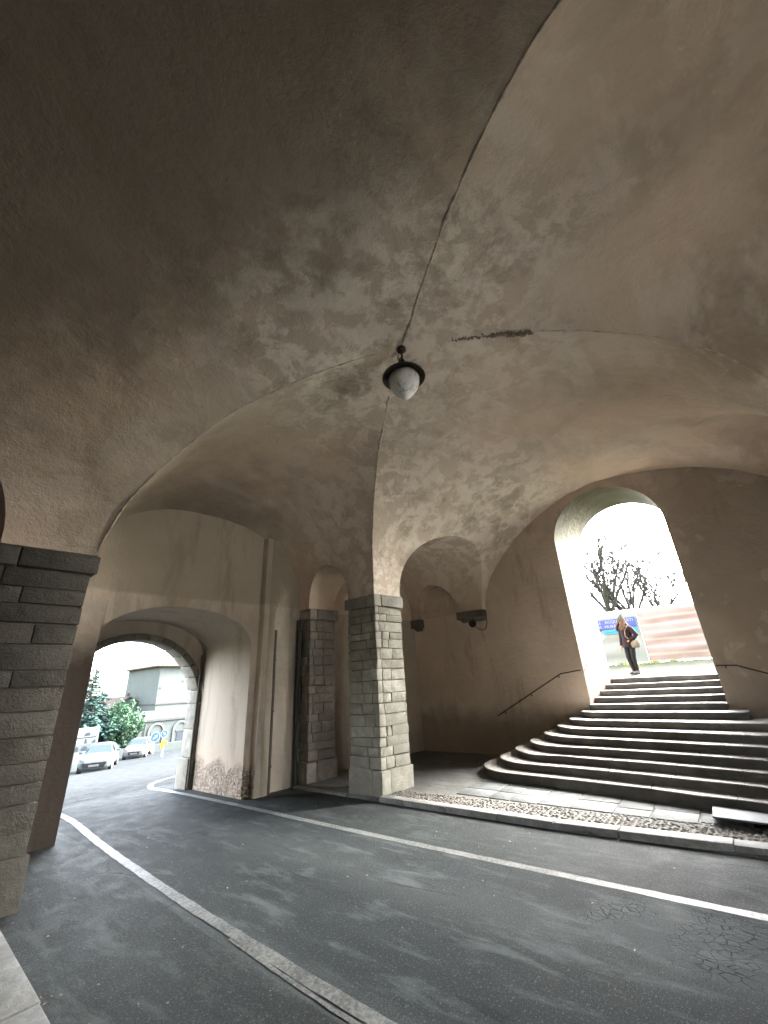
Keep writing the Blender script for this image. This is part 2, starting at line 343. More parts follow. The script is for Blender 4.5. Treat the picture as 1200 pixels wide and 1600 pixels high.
# ------------------------------------------------------------------ mesh helpers
class MB:
    def __init__(s): s.v = []; s.f = []; s.mi = []
    def add(s, vs, fs, mi=0):
        o = len(s.v); s.v += [tuple(p) for p in vs]
        s.f += [tuple(i + o for i in f) for f in fs]; s.mi += [mi] * len(fs)
    def box(s, x0, x1, y0, y1, z0, z1, M=None, mi=0, jit=0.0):
        vs = [Vector((x, y, z)) for z in (z0, z1) for y in (y0, y1) for x in (x0, x1)]
        if jit: vs = [p + Vector([random.uniform(-jit, jit) for _ in range(3)]) for p in vs]
        if M is not None: vs = [M @ p for p in vs] if isinstance(M, Matrix) else [M(*p) for p in vs]
        s.add(vs, [(0, 2, 3, 1), (4, 5, 7, 6), (0, 1, 5, 4), (2, 6, 7, 3), (0, 4, 6, 2), (1, 3, 7, 5)], mi)
    def tube(s, pts, r, n=8, cap=True, mi=0):
        pts = [Vector(p) for p in pts]
        rs = r if isinstance(r, (list, tuple)) else [r] * len(pts)
        rings = []; up = None
        for i, p in enumerate(pts):
            d = (pts[min(i + 1, len(pts) - 1)] - pts[max(i - 1, 0)]).normalized()
            if up is None: up = Vector((0, 0, 1)) if abs(d.z) < 0.9 else Vector((1, 0, 0))
            a = d.cross(up)
            if a.length < 1e-4: a = d.cross(Vector((0, 1, 0)))
            a.normalize(); b = a.cross(d).normalized(); up = b
            rings.append([p + (a * cos(2 * pi * k / n) + b * sin(2 * pi * k / n)) * rs[i] for k in range(n)])
        vs = [q for rg in rings for q in rg]; fs = []
        for i in range(len(pts) - 1):
            for k in range(n):
                fs.append((i * n + k, i * n + (k + 1) % n, (i + 1) * n + (k + 1) % n, (i + 1) * n + k))
        if cap:
            fs.append(tuple(range(n - 1, -1, -1))); fs.append(tuple((len(pts) - 1) * n + k for k in range(n)))
        s.add(vs, fs, mi)
    def lathe(s, prof, n=24, M=None, mi=0):
        vs = []
        for r, z in prof:
            for k in range(n):
                p = Vector((r * cos(2 * pi * k / n), r * sin(2 * pi * k / n), z)); vs.append(M @ p if M is not None else p)
        fs = [(i * n + k, i * n + (k + 1) % n, (i + 1) * n + (k + 1) % n, (i + 1) * n + k) for i in range(len(prof) - 1) for k in range(n)]
        s.add(vs, fs, mi)
    def prism(s, poly, fn, a, b, mi=0):
        """poly: list of 2-D points; fn(p, q, t) -> 3-D; extruded t = a..b"""
        n = len(poly)
        vs = [fn(p[0], p[1], a) for p in poly] + [fn(p[0], p[1], b) for p in poly]
        fs = [tuple(range(n - 1, -1, -1)), tuple(range(n, 2 * n))] + [(i, (i + 1) % n, n + (i + 1) % n, n + i) for i in range(n)]
        s.add(vs, fs, mi)
    def mesh(s, name='mesh'):
        me = bpy.data.meshes.new(name); me.from_pydata(s.v, [], s.f); me.update()
        return me
    def build(s, name, mats, parent=None, smooth=None, fix=True, bevel=0.0, bseg=2, weld=0.0):
        me = s.mesh(name)
        mats = mats if isinstance(mats, (list, tuple)) else [mats]
        for m in mats: me.materials.append(m)
        for i, p in enumerate(me.polygons): p.material_index = s.mi[i]
        if fix or weld:
            bm = bmesh.new(); bm.from_mesh(me)
            if weld: bmesh.ops.remove_doubles(bm, verts=bm.verts, dist=weld)
            bmesh.ops.recalc_face_normals(bm, faces=bm.faces)
            bm.to_mesh(me); bm.free()
        o = bpy.data.objects.new(name, me); COL.objects.link(o)
        if bevel:
            md = o.modifiers.new('bevel', 'BEVEL'); md.width = bevel; md.segments = bseg; md.limit_method = 'ANGLE'; md.angle_limit = R_(35)
            bake(o)
        shade(o, smooth)
        if parent: o.parent = parent; o.matrix_parent_inverse = parent.matrix_world.inverted() if False else Matrix.Translation(-parent.location) if not parent.rotation_euler.z else (Matrix.Translation(parent.location) @ Matrix.Rotation(parent.rotation_euler.z, 4, 'Z')).inverted()
        return o

def shade(o, smooth):
    if smooth is None: return
    me = o.data
    for p in me.polygons: p.use_smooth = True
    if smooth < 180: me.set_sharp_from_angle(angle=R_(smooth))

def bake(o):
    dg = bpy.context.evaluated_depsgraph_get()
    me = bpy.data.meshes.new_from_object(o.evaluated_get(dg), preserve_all_data_layers=True, depsgraph=dg)
    o.modifiers.clear(); old = o.data; o.data = me
    bpy.data.meshes.remove(old)

def cut(o, cutters):
    """boolean-subtract closed meshes, then drop them"""
    for c in cutters:
        me = c.mesh() if isinstance(c, MB) else c
        bm = bmesh.new(); bm.from_mesh(me); bmesh.ops.recalc_face_normals(bm, faces=bm.faces); bm.to_mesh(me); bm.free()
        co = bpy.data.objects.new('cutter', me); COL.objects.link(co)
        md = o.modifiers.new('cut', 'BOOLEAN'); md.operation = 'DIFFERENCE'; md.solver = 'EXACT'; md.object = co
        bake(o)
        bpy.data.objects.remove(co)

def tag(o, label=None, cat=None, group=None, kind=None):
    if label: o['label'] = label
    if cat: o['category'] = cat
    if group: o['group'] = group
    if kind: o['kind'] = kind
    return o

def thing(name, label, cat, loc=(0, 0, 0), rz=0.0, group=None):
    o = bpy.data.objects.new(name, None); COL.objects.link(o)
    o.location = loc; o.rotation_euler = (0, 0, rz); o.empty_display_size = 0.2
    return tag(o, label, cat, group)

def arch_poly(c, hw, z0, spring, rise, n=2.0, seg=28):
    """closed outline of an arched opening (a, z)"""
    p = [(c - hw, z0)]
    for i in range(seg + 1):
        a = pi * i / seg
        x = -cos(a); y = sin(a)
        x = math.copysign(abs(x) ** (2 / n), x); y = abs(y) ** (2 / n)
        p.append((c + hw * x, spring + rise * y))
    p.append((c + hw, z0))
    return p

# ------------------------------------------------------------------ gatehouse: vault
Z0 = 4.0
CR = (4.31, 3.35, 7.10)
CORN = {'A': (7.10, 6.85, 2.6), 'B': (1.80, 6.95, 1.65), 'C': (6.60, -0.80, 2.4), 'D': (1.30, -0.70, 2.6)}

def sell(t, n): return max(0.0, 1 - t ** n) ** (1 / n)

def groin(k, t):
    u, v, n = CORN[k]
    return (CR[0] + t * (u - CR[0]), CR[1] + t * (v - CR[1]), Z0 + (CR[2] - Z0) * sell(t, n))

def wob(u, v, z):
    return 0.045 * noise.noise(Vector((u * 0.55, v * 0.55, z * 0.5))) + 0.018 * noise.noise(Vector((u * 1.9 + 7, v * 1.9, z * 1.5)))

T = [sin(pi / 2 * i / 44) for i in range(45)]
def main_void():
    """the web surfaces of the groin vault, closed below, as the space to hollow out"""
    bm = bmesh.new()
    def panel(k, edge, ease, ns=26):
        grid = []
        for t in T:
            g = groin(k, t); e = edge(t); row = []
            for j in range(ns + 1):
                s = j / ns
                u = g[0] + (e[0] - g[0]) * s; v = g[1] + (e[1] - g[1]) * s
                z = g[2] + (e[2] - g[2]) * (s ** ease)
                dz = wob(u, v, z) * min(1, max(0.0, (1 - t) * 8))
                row.append(bm.verts.new(W(u, v, z + dz)))
            grid.append(row)
        for i in range(len(T) - 1):
            for j in range(ns):
                try: bm.faces.new((grid[i][j], grid[i + 1][j], grid[i + 1][j + 1], grid[i][j + 1]))
                except ValueError: pass
    UW, VG, UL, VN = 11.80, 9.62, -3.05, -4.75
    rl = 2.88
    panel('A', lambda t: (UW, 2.9 + t * (6.85 - 2.9), Z0 + rl * sell(t, 1.7)), 1.0)
    panel('C', lambda t: (UW, 2.9 + t * (-1.15 - 2.9), Z0 + rl * sell(t, 2.0)), 1.0)
    panel('B', lambda t: (UL, 3.3 + t * (6.95 - 3.3), Z0 + 2.75 * sell(t, 1.9)), 1.0)
    panel('D', lambda t: (UL, 3.3 + t * (-0.70 - 3.3), Z0 + 2.75 * sell(t, 2.2)), 1.0)
    panel('A', lambda t: (4.35 + t * (7.15 - 4.35), VG, Z0 + 2.02 * sell(t, 2.2)), 2.0)
    panel('B', lambda t: (4.35 + t * (2.02 - 4.35), VG, Z0 + 2.02 * sell(t, 2.2)), 2.0)
    panel('C', lambda t: (4.1 + t * (6.60 - 4.1), VN, Z0 + 2.6 * sell(t, 2.2)), 1.6)
    panel('D', lambda t: (4.1 + t * (1.30 - 4.1), VN, Z0 + 2.6 * sell(t, 2.2)), 1.6)
    bmesh.ops.remove_doubles(bm, verts=bm.verts, dist=1e-4)
    bd = [e for e in bm.edges if e.is_boundary]
    r = bmesh.ops.extrude_edge_only(bm, edges=bd)
    nv = [g for g in r['geom'] if isinstance(g, bmesh.types.BMVert)]
    for q in nv: q.co.z = 3.4
    be = [e for e in bm.edges if e.is_boundary]
    bmesh.ops.remove_doubles(bm, verts=nv, dist=1e-5)
    be = [e for e in bm.edges if e.is_boundary]
    bmesh.ops.edgeloop_fill(bm, edges=be)
    bmesh.ops.recalc_face_normals(bm, faces=bm.faces)
    me = bpy.data.meshes.new('void'); bm.to_mesh(me); bm.free()
    return me

gatehouse = thing('gatehouse', 'old plastered gatehouse with a groin vaulted passage over the road', 'gatehouse', (0, 0, 0))

blk = MB(); blk.box(-3.0, 11.70, -4.6, 9.55, 3.97, 8.6, W)
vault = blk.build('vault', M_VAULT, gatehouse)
alongv = lambda a, z, t: W(a, t, z)
alongu = lambda a, z, t: W(t, a, z)
def pr(poly, fn, a, b):
    m = MB(); m.prism(poly, fn, a, b); return m
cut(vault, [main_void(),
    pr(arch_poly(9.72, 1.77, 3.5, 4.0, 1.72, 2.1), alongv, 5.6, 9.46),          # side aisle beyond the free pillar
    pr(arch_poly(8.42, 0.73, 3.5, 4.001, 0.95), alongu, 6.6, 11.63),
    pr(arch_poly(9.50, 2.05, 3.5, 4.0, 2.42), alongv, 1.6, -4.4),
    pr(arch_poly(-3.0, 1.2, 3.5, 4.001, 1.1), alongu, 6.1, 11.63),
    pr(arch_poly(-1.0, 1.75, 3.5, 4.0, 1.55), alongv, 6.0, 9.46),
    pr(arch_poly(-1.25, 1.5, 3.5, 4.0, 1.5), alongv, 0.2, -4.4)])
shade(vault, 28)

# seams: the raised, crumbling plaster lip that runs along every groin
M_SEAM = simple('seam_plaster', (0.44, 0.375, 0.30), 0.95, 0, 0.45, 9, 0.6)
def seam_bead(k, t0, t1, r, off=(0, 0), seed=0, n=150, keep=0.0):
    m = MB(); pts = []; rr = []
    def flush():
        if len(pts) > 2: m.tube(pts, [.002] + rr[1:-1] + [.002], 7)
        pts.clear(); rr.clear()
    for i in range(n):
        t = sin(pi / 2 * (t0 + (t1 - t0) * i / (n - 1)))
        g = groin(k, t); dz = wob(*g) * min(1, max(0.0, (1 - t) * 8))
        q = W(g[0] + off[0], g[1] + off[1], g[2] + dz + .006)
        s_ = Vector((seed, seed * 2.3, 0))
        q += Vector((noise.noise(q * 1.7 + s_), noise.noise(q * 1.9 + s_ + Vector((5, 0, 0))), 0)) * .022
        a_ = noise.noise(q * 1.1 + s_ * 3)
        if a_ < keep - .55: flush(); continue
        pts.append(q); rr.append(max(.005, r * (0.45 + 1.3 * abs(noise.noise(q * 3.1 + s_)) + 0.5 * noise.noise(q * 13 + s_))))
    flush(); return m
for k, t0, t1, r in (('A', .004, .985, .027), ('B', .004, .98, .017), ('D', .004, .98, .025), ('C', .26, .74, .013)):
    seam_bead(k, t0, t1, r, seed=ord(k)).build('groin_seam', M_SEAM, gatehouse, 70)
# loose crumbs of old mortar left along the groin towards the stairs and above the camera
M_CRUMB = simple('dark_mortar_crumbs', (0.20, 0.16, 0.125), 0.95, 0, 0.5, 14, 0.6)
cr_ = MB(); rc = random.Random(21)
for k, t0, t1, cnt, sp in (('C', .11, .27, 190, .020),):
    for i in range(cnt):
        t = sin(pi / 2 * (t0 + (t1 - t0) * rc.random() ** .8)); g = groin(k, t)
        q = W(g[0] + rc.gauss(0, sp), g[1] + rc.gauss(0, sp) + (.03 if k == 'C' else 0), g[2] + wob(*g) + .004)
        s_ = rc.uniform(.006, .018) * (.6 + 2.2 * (t - .1))
        M_ = Matrix.Translation(q) @ Matrix.Rotation(rc.uniform(0, 6), 4, 'Z') @ Matrix.Rotation(rc.uniform(-.6, .6), 4, 'X')
        v8 = [M_ @ Vector((x * s_ * rc.uniform(.8, 2.0), y * s_ * rc.uniform(.6, 1.1), z * s_ * rc.uniform(.4, .9))) for z in (-1, 1) for y in (-1, 1) for x in (-1, 1)]
        cr_.add(v8, [(0, 2, 3, 1), (4, 5, 7, 6), (0, 1, 5, 4), (2, 6, 7, 3), (0, 4, 6, 2), (1, 3, 7, 5)])
o_ = cr_.build('mortar_crumbs', M_CRUMB, gatehouse); o_['kind'] = 'stuff'

# ------------------------------------------------------------------ walls
w = MB(); w.box(11.65, 13.42, -4.6, 9.5, -0.6, 8.6, W)
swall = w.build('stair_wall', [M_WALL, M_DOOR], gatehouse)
door = arch_poly(3.135, 1.325, -1.0, 5.42, 1.27, 2.0, 40)
cut(swall, [pr(door, alongu, 11.0, 14.5)])
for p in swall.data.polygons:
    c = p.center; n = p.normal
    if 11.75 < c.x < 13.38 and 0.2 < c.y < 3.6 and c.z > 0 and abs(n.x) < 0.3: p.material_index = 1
shade(swall, 30)

w = MB(); w.box(-3.4, 14.2, 9.5, 12.12, -0.6, 8.6, W)
gwall = w.build('gate_wall', [M_GATE, M_PASS], gatehouse)
cut(gwall, [pr(arch_poly(4.255, 1.575, -1, 3.02, 0.80, 2.1, 36), alongv, 9.0, 11.75),
            pr(arch_poly(4.27, 1.60, -1, 1.85, 1.60, 2.0, 36), alongv, 11.5, 13.0)])
for p in gwall.data.polygons:
    if 9.52 < p.center.y + S * p.center.x < 12.5 and 2.0 < p.center.x < 6.5 and 0 < p.center.z < 5: p.material_index = 1
shade(gwall, 30)
# raised strips of plaster either side of the passage, up to the vault
w = MB()
w.box(5.98, 6.30, 9.30, 9.495, -0.1, 5.72, W)
w.build('pilaster_strip', M_GATE, gatehouse, bevel=.012)
w = MB(); w.box(2.15, 2.72, 9.36, 9.494, -0.1, 5.35, W)
w.build('pilaster_strip', M_GATE, gatehouse, bevel=.012)
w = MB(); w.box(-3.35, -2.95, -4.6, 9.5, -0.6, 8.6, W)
w.build('side_wall', M_SIDE_DARK, gatehouse)
w = MB(); w.box(0.75, 1.9, 7.85, 9.49, -0.3, 3.97, W)
w.build('side_wall', M_WALL, gatehouse)
w = MB(); w.box(-3.4, 14.2, -6.0, -4.6, -0.6, 8.6, W)
nwall = w.build('gate_wall', M_WALL, gatehouse)
cut(nwall, [pr(arch_poly(4.9, 1.3, -1, 2.6, 1.0, 2.1, 36), alongv, -9, -4)])  # unseen rear wall, its opening sized for the light it lets in
shade(nwall, 30)
# ------------------------------------------------------------------ masonry pillars
def pillar(name, u0, u1, v0, v1, mat, z1=3.97, plinth=0.5, cap=0.27, z0=-0.05, course=(0.15, 0.25), seed=1, over=0.05):
    rnd = random.Random(seed)
    core = MB(); core.box(u0 + .045, u1 - .045, v0 + .045, v1 - .045, z0, z1 - .01, W)
    o = core.build(name, M_MORTAR, gatehouse)
    st = MB()
    def courserow(za, zb, ex, nmin=2, nmax=3):
        a0, a1, b0, b1 = u0 - ex, u1 + ex, v0 - ex, v1 + ex
        def splits(lo, hi):
            k = rnd.randint(nmin, nmax); c = sorted(lo + (hi - lo) * ((i + rnd.uniform(.25, .75)) / k) for i in range(k))[:-1] if k > 1 else []
            return [lo] + c + [hi]
        fu = splits(a0, a1); fv = splits(b0, b1)

        g = .006
        for i in range(len(fu) - 1):
            for j in range(len(fv) - 1):
                dz = rnd.uniform(-.010, .006); pu = [rnd.uniform(-.007, .007) for _ in range(4)]
                vs = []
                for z in (za + g, zb - g + dz):
                    for v in (fv[j] + g, fv[j + 1] - g):
                        for u in (fu[i] + g, fu[i + 1] - g):
                            du = (pu[0] if i == 0 and u < fu[i] + .1 else 0) + (pu[1] if i == len(fu) - 2 and u > fu[i + 1] - .1 else 0)
                            dv = (pu[2] if j == 0 and v < fv[j] + .1 else 0) + (pu[3] if j == len(fv) - 2 and v > fv[j + 1] - .1 else 0)
                            vs.append(W(u + du + rnd.uniform(-.008, .008), v + dv + rnd.uniform(-.008, .008), z + rnd.uniform(-.008, .008)))
                st.add(vs, [(0, 2, 3, 1), (4, 5, 7, 6), (0, 1, 5, 4), (2, 6, 7, 3), (0, 4, 6, 2), (1, 3, 7, 5)])
    courserow(z0, plinth, .035, 2, 2)
    z = plinth
    while z < z1 - cap - .01:
        h = rnd.uniform(*course)
        if z1 - cap - (z + h) < course[0] * .7: h = z1 - cap - z
        courserow(z, z + h, 0); z += h
    st.build('ashlar', mat, o, 40, bevel=.009)
    st.v = []; st.f = []; st.mi = []
    courserow(z1 - cap, z1, over, 2, 2)
    st.build('capital', mat, o, 40, bevel=.018)
    return o
pillar('pillar', 7.10, 7.95, 6.85, 7.70, M_STONE, seed=3)
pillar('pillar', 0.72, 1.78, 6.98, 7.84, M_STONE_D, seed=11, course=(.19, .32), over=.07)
M_STONE_B = stone_mat('brown_pier_stone', (0.27, 0.245, 0.205), (0.33, 0.30, 0.25), (0.39, 0.36, 0.30), bmp=0.9)
pillar('pillar', 7.18, 7.98, 9.13, 9.49, M_STONE_B, seed=5, over=.06)
pillar('pillar', 6.60, 7.45, -1.65, -0.80, M_STONE, seed=8)
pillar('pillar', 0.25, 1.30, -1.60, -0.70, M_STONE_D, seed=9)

def corbel(u0, u1, v0, v1, z0, z1):
    c = MB(); c.box(u0, u1, v0, v1, z0 + .10, z1, W, jit=.008)
    c.prism([(u0 + .06, z0 + .10), (u1, z0), (u1, z0 + .10)], lambda a, z, t: W(a, t, z), v0 + .05, v1 - .05)
    c.build('corbel', M_CORBEL, gatehouse, bevel=.015)
corbel(11.42, 11.66, 6.83, 7.72, 3.66, 3.968)
corbel(11.42, 11.66, 9.12, 9.48, 3.60, 3.968)
corbel(11.42, 11.66, -1.9, -1.16, 3.66, 3.968)

# ------------------------------------------------------------------ stone ring of the outer gate
ring = MB()
ri, ro, cu, sp = 1.50, 1.66, 4.27, 1.85
na = 15
for i in range(na):
    a0 = pi * i / na + .006; a1 = pi * (i + 1) / na - .006
    outl = []
    for k in range(5): a = a0 + (a1 - a0) * k / 4; outl.append((cu - ri * cos(a), sp + ri * sin(a)))
    for k in range(5): a = a1 + (a0 - a1) * k / 4; outl.append((cu - ro * cos(a), sp + ro * sin(a)))
    ring.prism(outl, alongv, 11.62 + random.uniform(-.012, .012), 12.15)
for sgn in (-1, 1):
    z = -0.5
    for h in (1.15, .62, .58):
        a, b_ = sorted((cu + sgn * (ri - (.06 if z < .3 else 0)), cu + sgn * (ro - .004)))
        ring.box(a, b_, 11.62 + random.uniform(-.012, .012), 12.15, z + .005, z + h - .005, W); z += h
ring.build('gate_arch', M_ARCH, gatehouse, 40, bevel=.016)
pst = MB(); pst.tube([W(5.74, 11.56, z) for z in (0.05, 1.0, 2.6, 3.0)], .028, 8)
pst.build('gate_hinge_post', M_IRON, gatehouse)

# ------------------------------------------------------------------ drainpipe
dp = thing('drainpipe', 'rusty brown drainpipe down the plaster strip beside the passage', 'drainpipe', W(6.37, 9.42, 0))
m = MB(); m.tube([W(6.37, 9.40, z) for z in (0.0, .8, 1.6, 2.4, 3.42)], .055, 10); m.build('pipe', M_PIPE, dp, 60)
for z in (.5, 1.6, 2.7):
    m = MB(); m.tube([W(6.37, 9.40, z), W(6.37, 9.40, z + .04)], .068, 10); m.box(6.35, 6.39, 9.40, 9.5, z, z + .04, W)
    m.build('pipe_bracket', M_IRON, dp)
sp_ = thing('shade_strip', 'black tube added for the shaded strip beside the far stone pillar', 'drainpipe', W(7.08, 9.43, 0))
m = MB(); m.tube([W(7.06, 9.42, z) for z in (0.0, 1, 2, 3, 3.7)], .052, 10); m.build('pipe', M_CABLE, sp_, 60)  # black tube set in for the shaded side of the pillar
for z in (.9, 2.2, 3.4):
    m = MB(); m.tube([W(7.06, 9.42, z), W(7.06, 9.42, z + .04)], .062, 10); m.build('pipe_bracket', M_IRON, sp_)

# ------------------------------------------------------------------ ground, road, pavements
def prof(pts, x):
    if x <= pts[0][0]: return pts[0][1]
    for (a, b), (c, d) in zip(pts, pts[1:]):
        if x <= c: return b + (d - b) * (x - a) / (c - a)
    return pts[-1][1]
ROADZ = [(11.5, 0), (14, -.12), (20, -.72), (31, -1.76), (33, -2.0), (42, -2.64), (50, -3.2), (62, -4.2), (90, -5.6), (400, -7)]
def road_z(y): return sum(prof(ROADZ, y + d) for d in (-1.2, -.4, .4, 1.2)) / 4 if y > 10 else 0.0

def sheet(name, xs, ys, zf, mat, kind='structure'):
    m = MB(); nx = len(xs)
    m.add([(x, y, zf(x, y)) for y in ys for x in xs], [(j * nx + i, j * nx + i + 1, (j + 1) * nx + i + 1, (j + 1) * nx + i) for j in range(len(ys) - 1) for i in range(nx - 1)])
    o = m.build(name, mat, fix=False, smooth=180); tag(o, kind=kind); return o
def rng(a, b, n): return [a + (b - a) * i / n for i in range(n + 1)]
M_EARTH = simple('dry_grass_earth', (0.10, 0.105, 0.06), 0.95, 0, 0.4, 0.6)
sheet('ground', [-420, -120, -60, -40] + rng(-30, 60, 18) + [80, 140, 420], [-420, -120, -40, -20, 0, 10] + rng(12, 90, 39) + [120, 200, 420], lambda x, y: road_z(y) - .06, M_EARTH)
sheet('road', rng(-14, 14, 28), [-40, -20] + rng(-10, 12, 22) + [12.4], lambda x, y: road_z(y) - (.03 if (x > 9 and y < 12) else 0), M_ROAD)
sheet('street', rng(-30, 60, 90), rng(12.4, 58, 60), lambda x, y: road_z(y), M_STREET)

def strip(name, pts, wd, mat, dz=.004, kind='structure'):
    """painted line along a polyline, edges a little ragged"""
    m = MB(); L = []
    P = []
    for (a, b) in zip(pts, pts[1:]):
        n = max(1, int((Vector(b) - Vector(a)).length / .12))
        P += [Vector(a).lerp(Vector(b), i / n) for i in range(n)]
    P.append(Vector(pts[-1]))
    for i, p in enumerate(P):
        d = (P[min(i + 1, len(P) - 1)] - P[max(i - 1, 0)]).normalized(); nrm = Vector((-d.y, d.x))
        for s_ in (-1, 1):
            q = p + nrm * s_ * (wd / 2 + random.uniform(-.006, .006)); L.append((q.x, q.y, road_z(q.y) + dz))
    m.add(L, [(2 * i, 2 * i + 1, 2 * i + 3, 2 * i + 2) for i in range(len(P) - 1)])
    o = m.build(name, mat, fix=False); tag(o, kind=kind); return o
def curve_pts(pts, n=8):
    out = []
    for i in range(len(pts) - 1):
        p0, p1, p2, p3 = (Vector(pts[max(i - 1, 0)]), Vector(pts[i]), Vector(pts[i + 1]), Vector(pts[min(i + 2, len(pts) - 1)]))
        for k in range(n):
            t = k / n
            out.append(0.5 * ((2 * p1) + (p2 - p0) * t + (2 * p0 - 5 * p1 + 4 * p2 - p3) * t * t + (3 * p1 - p0 - 3 * p2 + p3) * t ** 3))
    out.append(Vector(pts[-1])); return [tuple(p) for p in out]
M_PALE = simple('pale_bounce_sheet', (.42, .41, .38), .8, 0, .12, 1.5, .2)
sheet('bounce_sheet', rng(-26, 13.6, 10), rng(-40, -6.3, 10), lambda x, y: .012, M_PALE)  # unseen pale sheet added behind the camera to bounce light onto the vault
strip('road_edge_line', curve_pts([(5.75, -5), (5.66, 0.5), (5.57, 4.7), (5.55, 8.5), (5.52, 11.4), (5.62, 12.6), (6.4, 13.6), (8.2, 14.4), (12, 15.4), (20, 17.5)]), .13, M_PAINT)
strip('road_edge_line', curve_pts([(2.75, -5), (2.80, 0), (2.83, 2.5), (2.93, 5.2), (3.13, 8.2), (3.38, 11.1), (3.2, 12.8), (2.2, 14.6)]), .12, M_PAINT)
strip('road_edge_line', curve_pts([(2.69, 0), (2.725, 2.5), (2.775, 3.6), (2.82, 4.3)]), .04, M_PAINT)

# right-hand pavement: kerb, cobble strip, flags, asphalt
def kx(y): return prof([(-5, 7.45), (0.4, 7.22), (2.7, 7.02), (6.0, 7.0), (9.3, 6.98)], y)
KZ = .095
def polysheet(name, pts, z, mat, zf=None):
    m = MB(); m.add([(x, y, zf(x, y) if zf else z) for x, y in pts], [tuple(range(len(pts)))])
    o = m.build(name, mat, fix=False); tag(o, kind='structure'); return o
def walk_z(x, y): return KZ - .012 + max(0, min(1, (x - 7.6) / 2.0)) * .07
sheet('pavement', [6.985 + .02] + rng(7.1, 11.7, 20), rng(-6, 9.4, 40), lambda x, y: walk_z(x, y) if x > kx(y) + .05 else -.02, M_PAVE)
kb = MB(); y = -6.0
while y < 6.05:
    L_ = random.uniform(.85, 1.25); y1 = min(y + L_, 6.08); wd = prof([(0, .24), (6, .19)], y)
    vs = [(kx(yy) + dx, yy, zz) for zz in (-.1, KZ) for yy in (y + .004, y1 - .004) for dx in (0, wd)]
    vs = [tuple(c + random.uniform(-.005, .005) for c in p) for p in vs]
    kb.add(vs, [(0, 2, 3, 1), (4, 5, 7, 6), (0, 1, 5, 4), (2, 6, 7, 3), (0, 4, 6, 2), (1, 3, 7, 5)]); y = y1
y = 6.95
while y < 8.6:
    y1 = y + .83
    vs = [(kx(yy) + dx, yy, zz) for zz in (-.1, .05) for yy in (y + .004, y1 - .004) for dx in (0, .16)]
    kb.add(vs, [(0, 2, 3, 1), (4, 5, 7, 6), (0, 1, 5, 4), (2, 6, 7, 3), (0, 4, 6, 2), (1, 3, 7, 5)]); y = y1
tag(kb.build('kerb', M_GRANITE, None, 40, bevel=.012), kind='structure')

cob = MB()
def pebble(c, rx, ry, rz, ang):
    vs = []; n = 6
    M = Matrix.Translation(c) @ Matrix.Rotation(ang, 4, 'Z')
    for ph in (0.15, 0.75, 1.25):
        for k in range(n):
            a = 2 * pi * k / n
            vs.append(M @ Vector((rx * cos(ph) * cos(a), ry * cos(ph) * sin(a), rz * sin(ph))))
    vs.append(M @ Vector((0, 0, rz)))
    fs = [(i * n + k, i * n + (k + 1) % n, (i + 1) * n + (k + 1) % n, (i + 1) * n + k) for i in range(2) for k in range(n)] + [(2 * n + k, 2 * n + (k + 1) % n, 3 * n) for k in range(n)]
    cob.add(vs, fs)
y = -4.0
while y < 6.25:
    wd0 = prof([(0, .24), (6, .19)], y) + .02
    wd1 = wd0 + prof([(-4, .5), (2.8, .52), (5.5, .40), (6.3, .30)], y)
    x = kx(y) + wd0 + random.uniform(0, .05)
    while x < kx(y) + wd1:
        pebble((x, y + random.uniform(-.015, .015), KZ - .03), random.uniform(.022, .033), random.uniform(.034, .052), random.uniform(.032, .048), random.uniform(-.5, .5)); x += random.uniform(.052, .07)
    y += .075
tag(cob.build('cobble_strip', M_COBBLE, None, 180), 'strip of small rounded cobbles between kerb and flagstones', 'cobbles', kind='stuff')
bed = MB(); ys_ = rng(-4.1, 6.35, 30)
bed.add([(kx(y) + a, y, KZ - .008) for y in ys_ for a in (.17, .17 + .60)], [(2 * i, 2 * i + 1, 2 * i + 3, 2 * i + 2) for i in range(30)])
tag(bed.build('cobble_bed', M_MORTAR, None, fix=False), kind='structure')

fl = MB(); y = -3.2
while y < 4.3:
    L_ = random.uniform(.35, .7); x = 7.80 + .02 * random.random() + (.10 if y < 1 else 0)
    while x < 9.6:
        wd = random.uniform(.28, .55)
        vs = []
        for zz in (-.02, 1):
            for yy in (y + .008, y + L_ - .008):
                for xx in (x + .008, x + wd - .008):
                    px, py = xx + random.uniform(-.012, .012), yy + random.uniform(-.012, .012)
                    vs.append((px, py, zz if zz < 0 else walk_z(px, py) + .012 + random.uniform(-.003, .003)))
        fl.add(vs, [(0, 2, 3, 1), (4, 5, 7, 6), (0, 1, 5, 4), (2, 6, 7, 3), (0, 4, 6, 2), (1, 3, 7, 5)]); x += wd
    y += L_
tag(fl.build('flagstone_paving', M_FLAG, None, 40, bevel=.008), kind='structure')

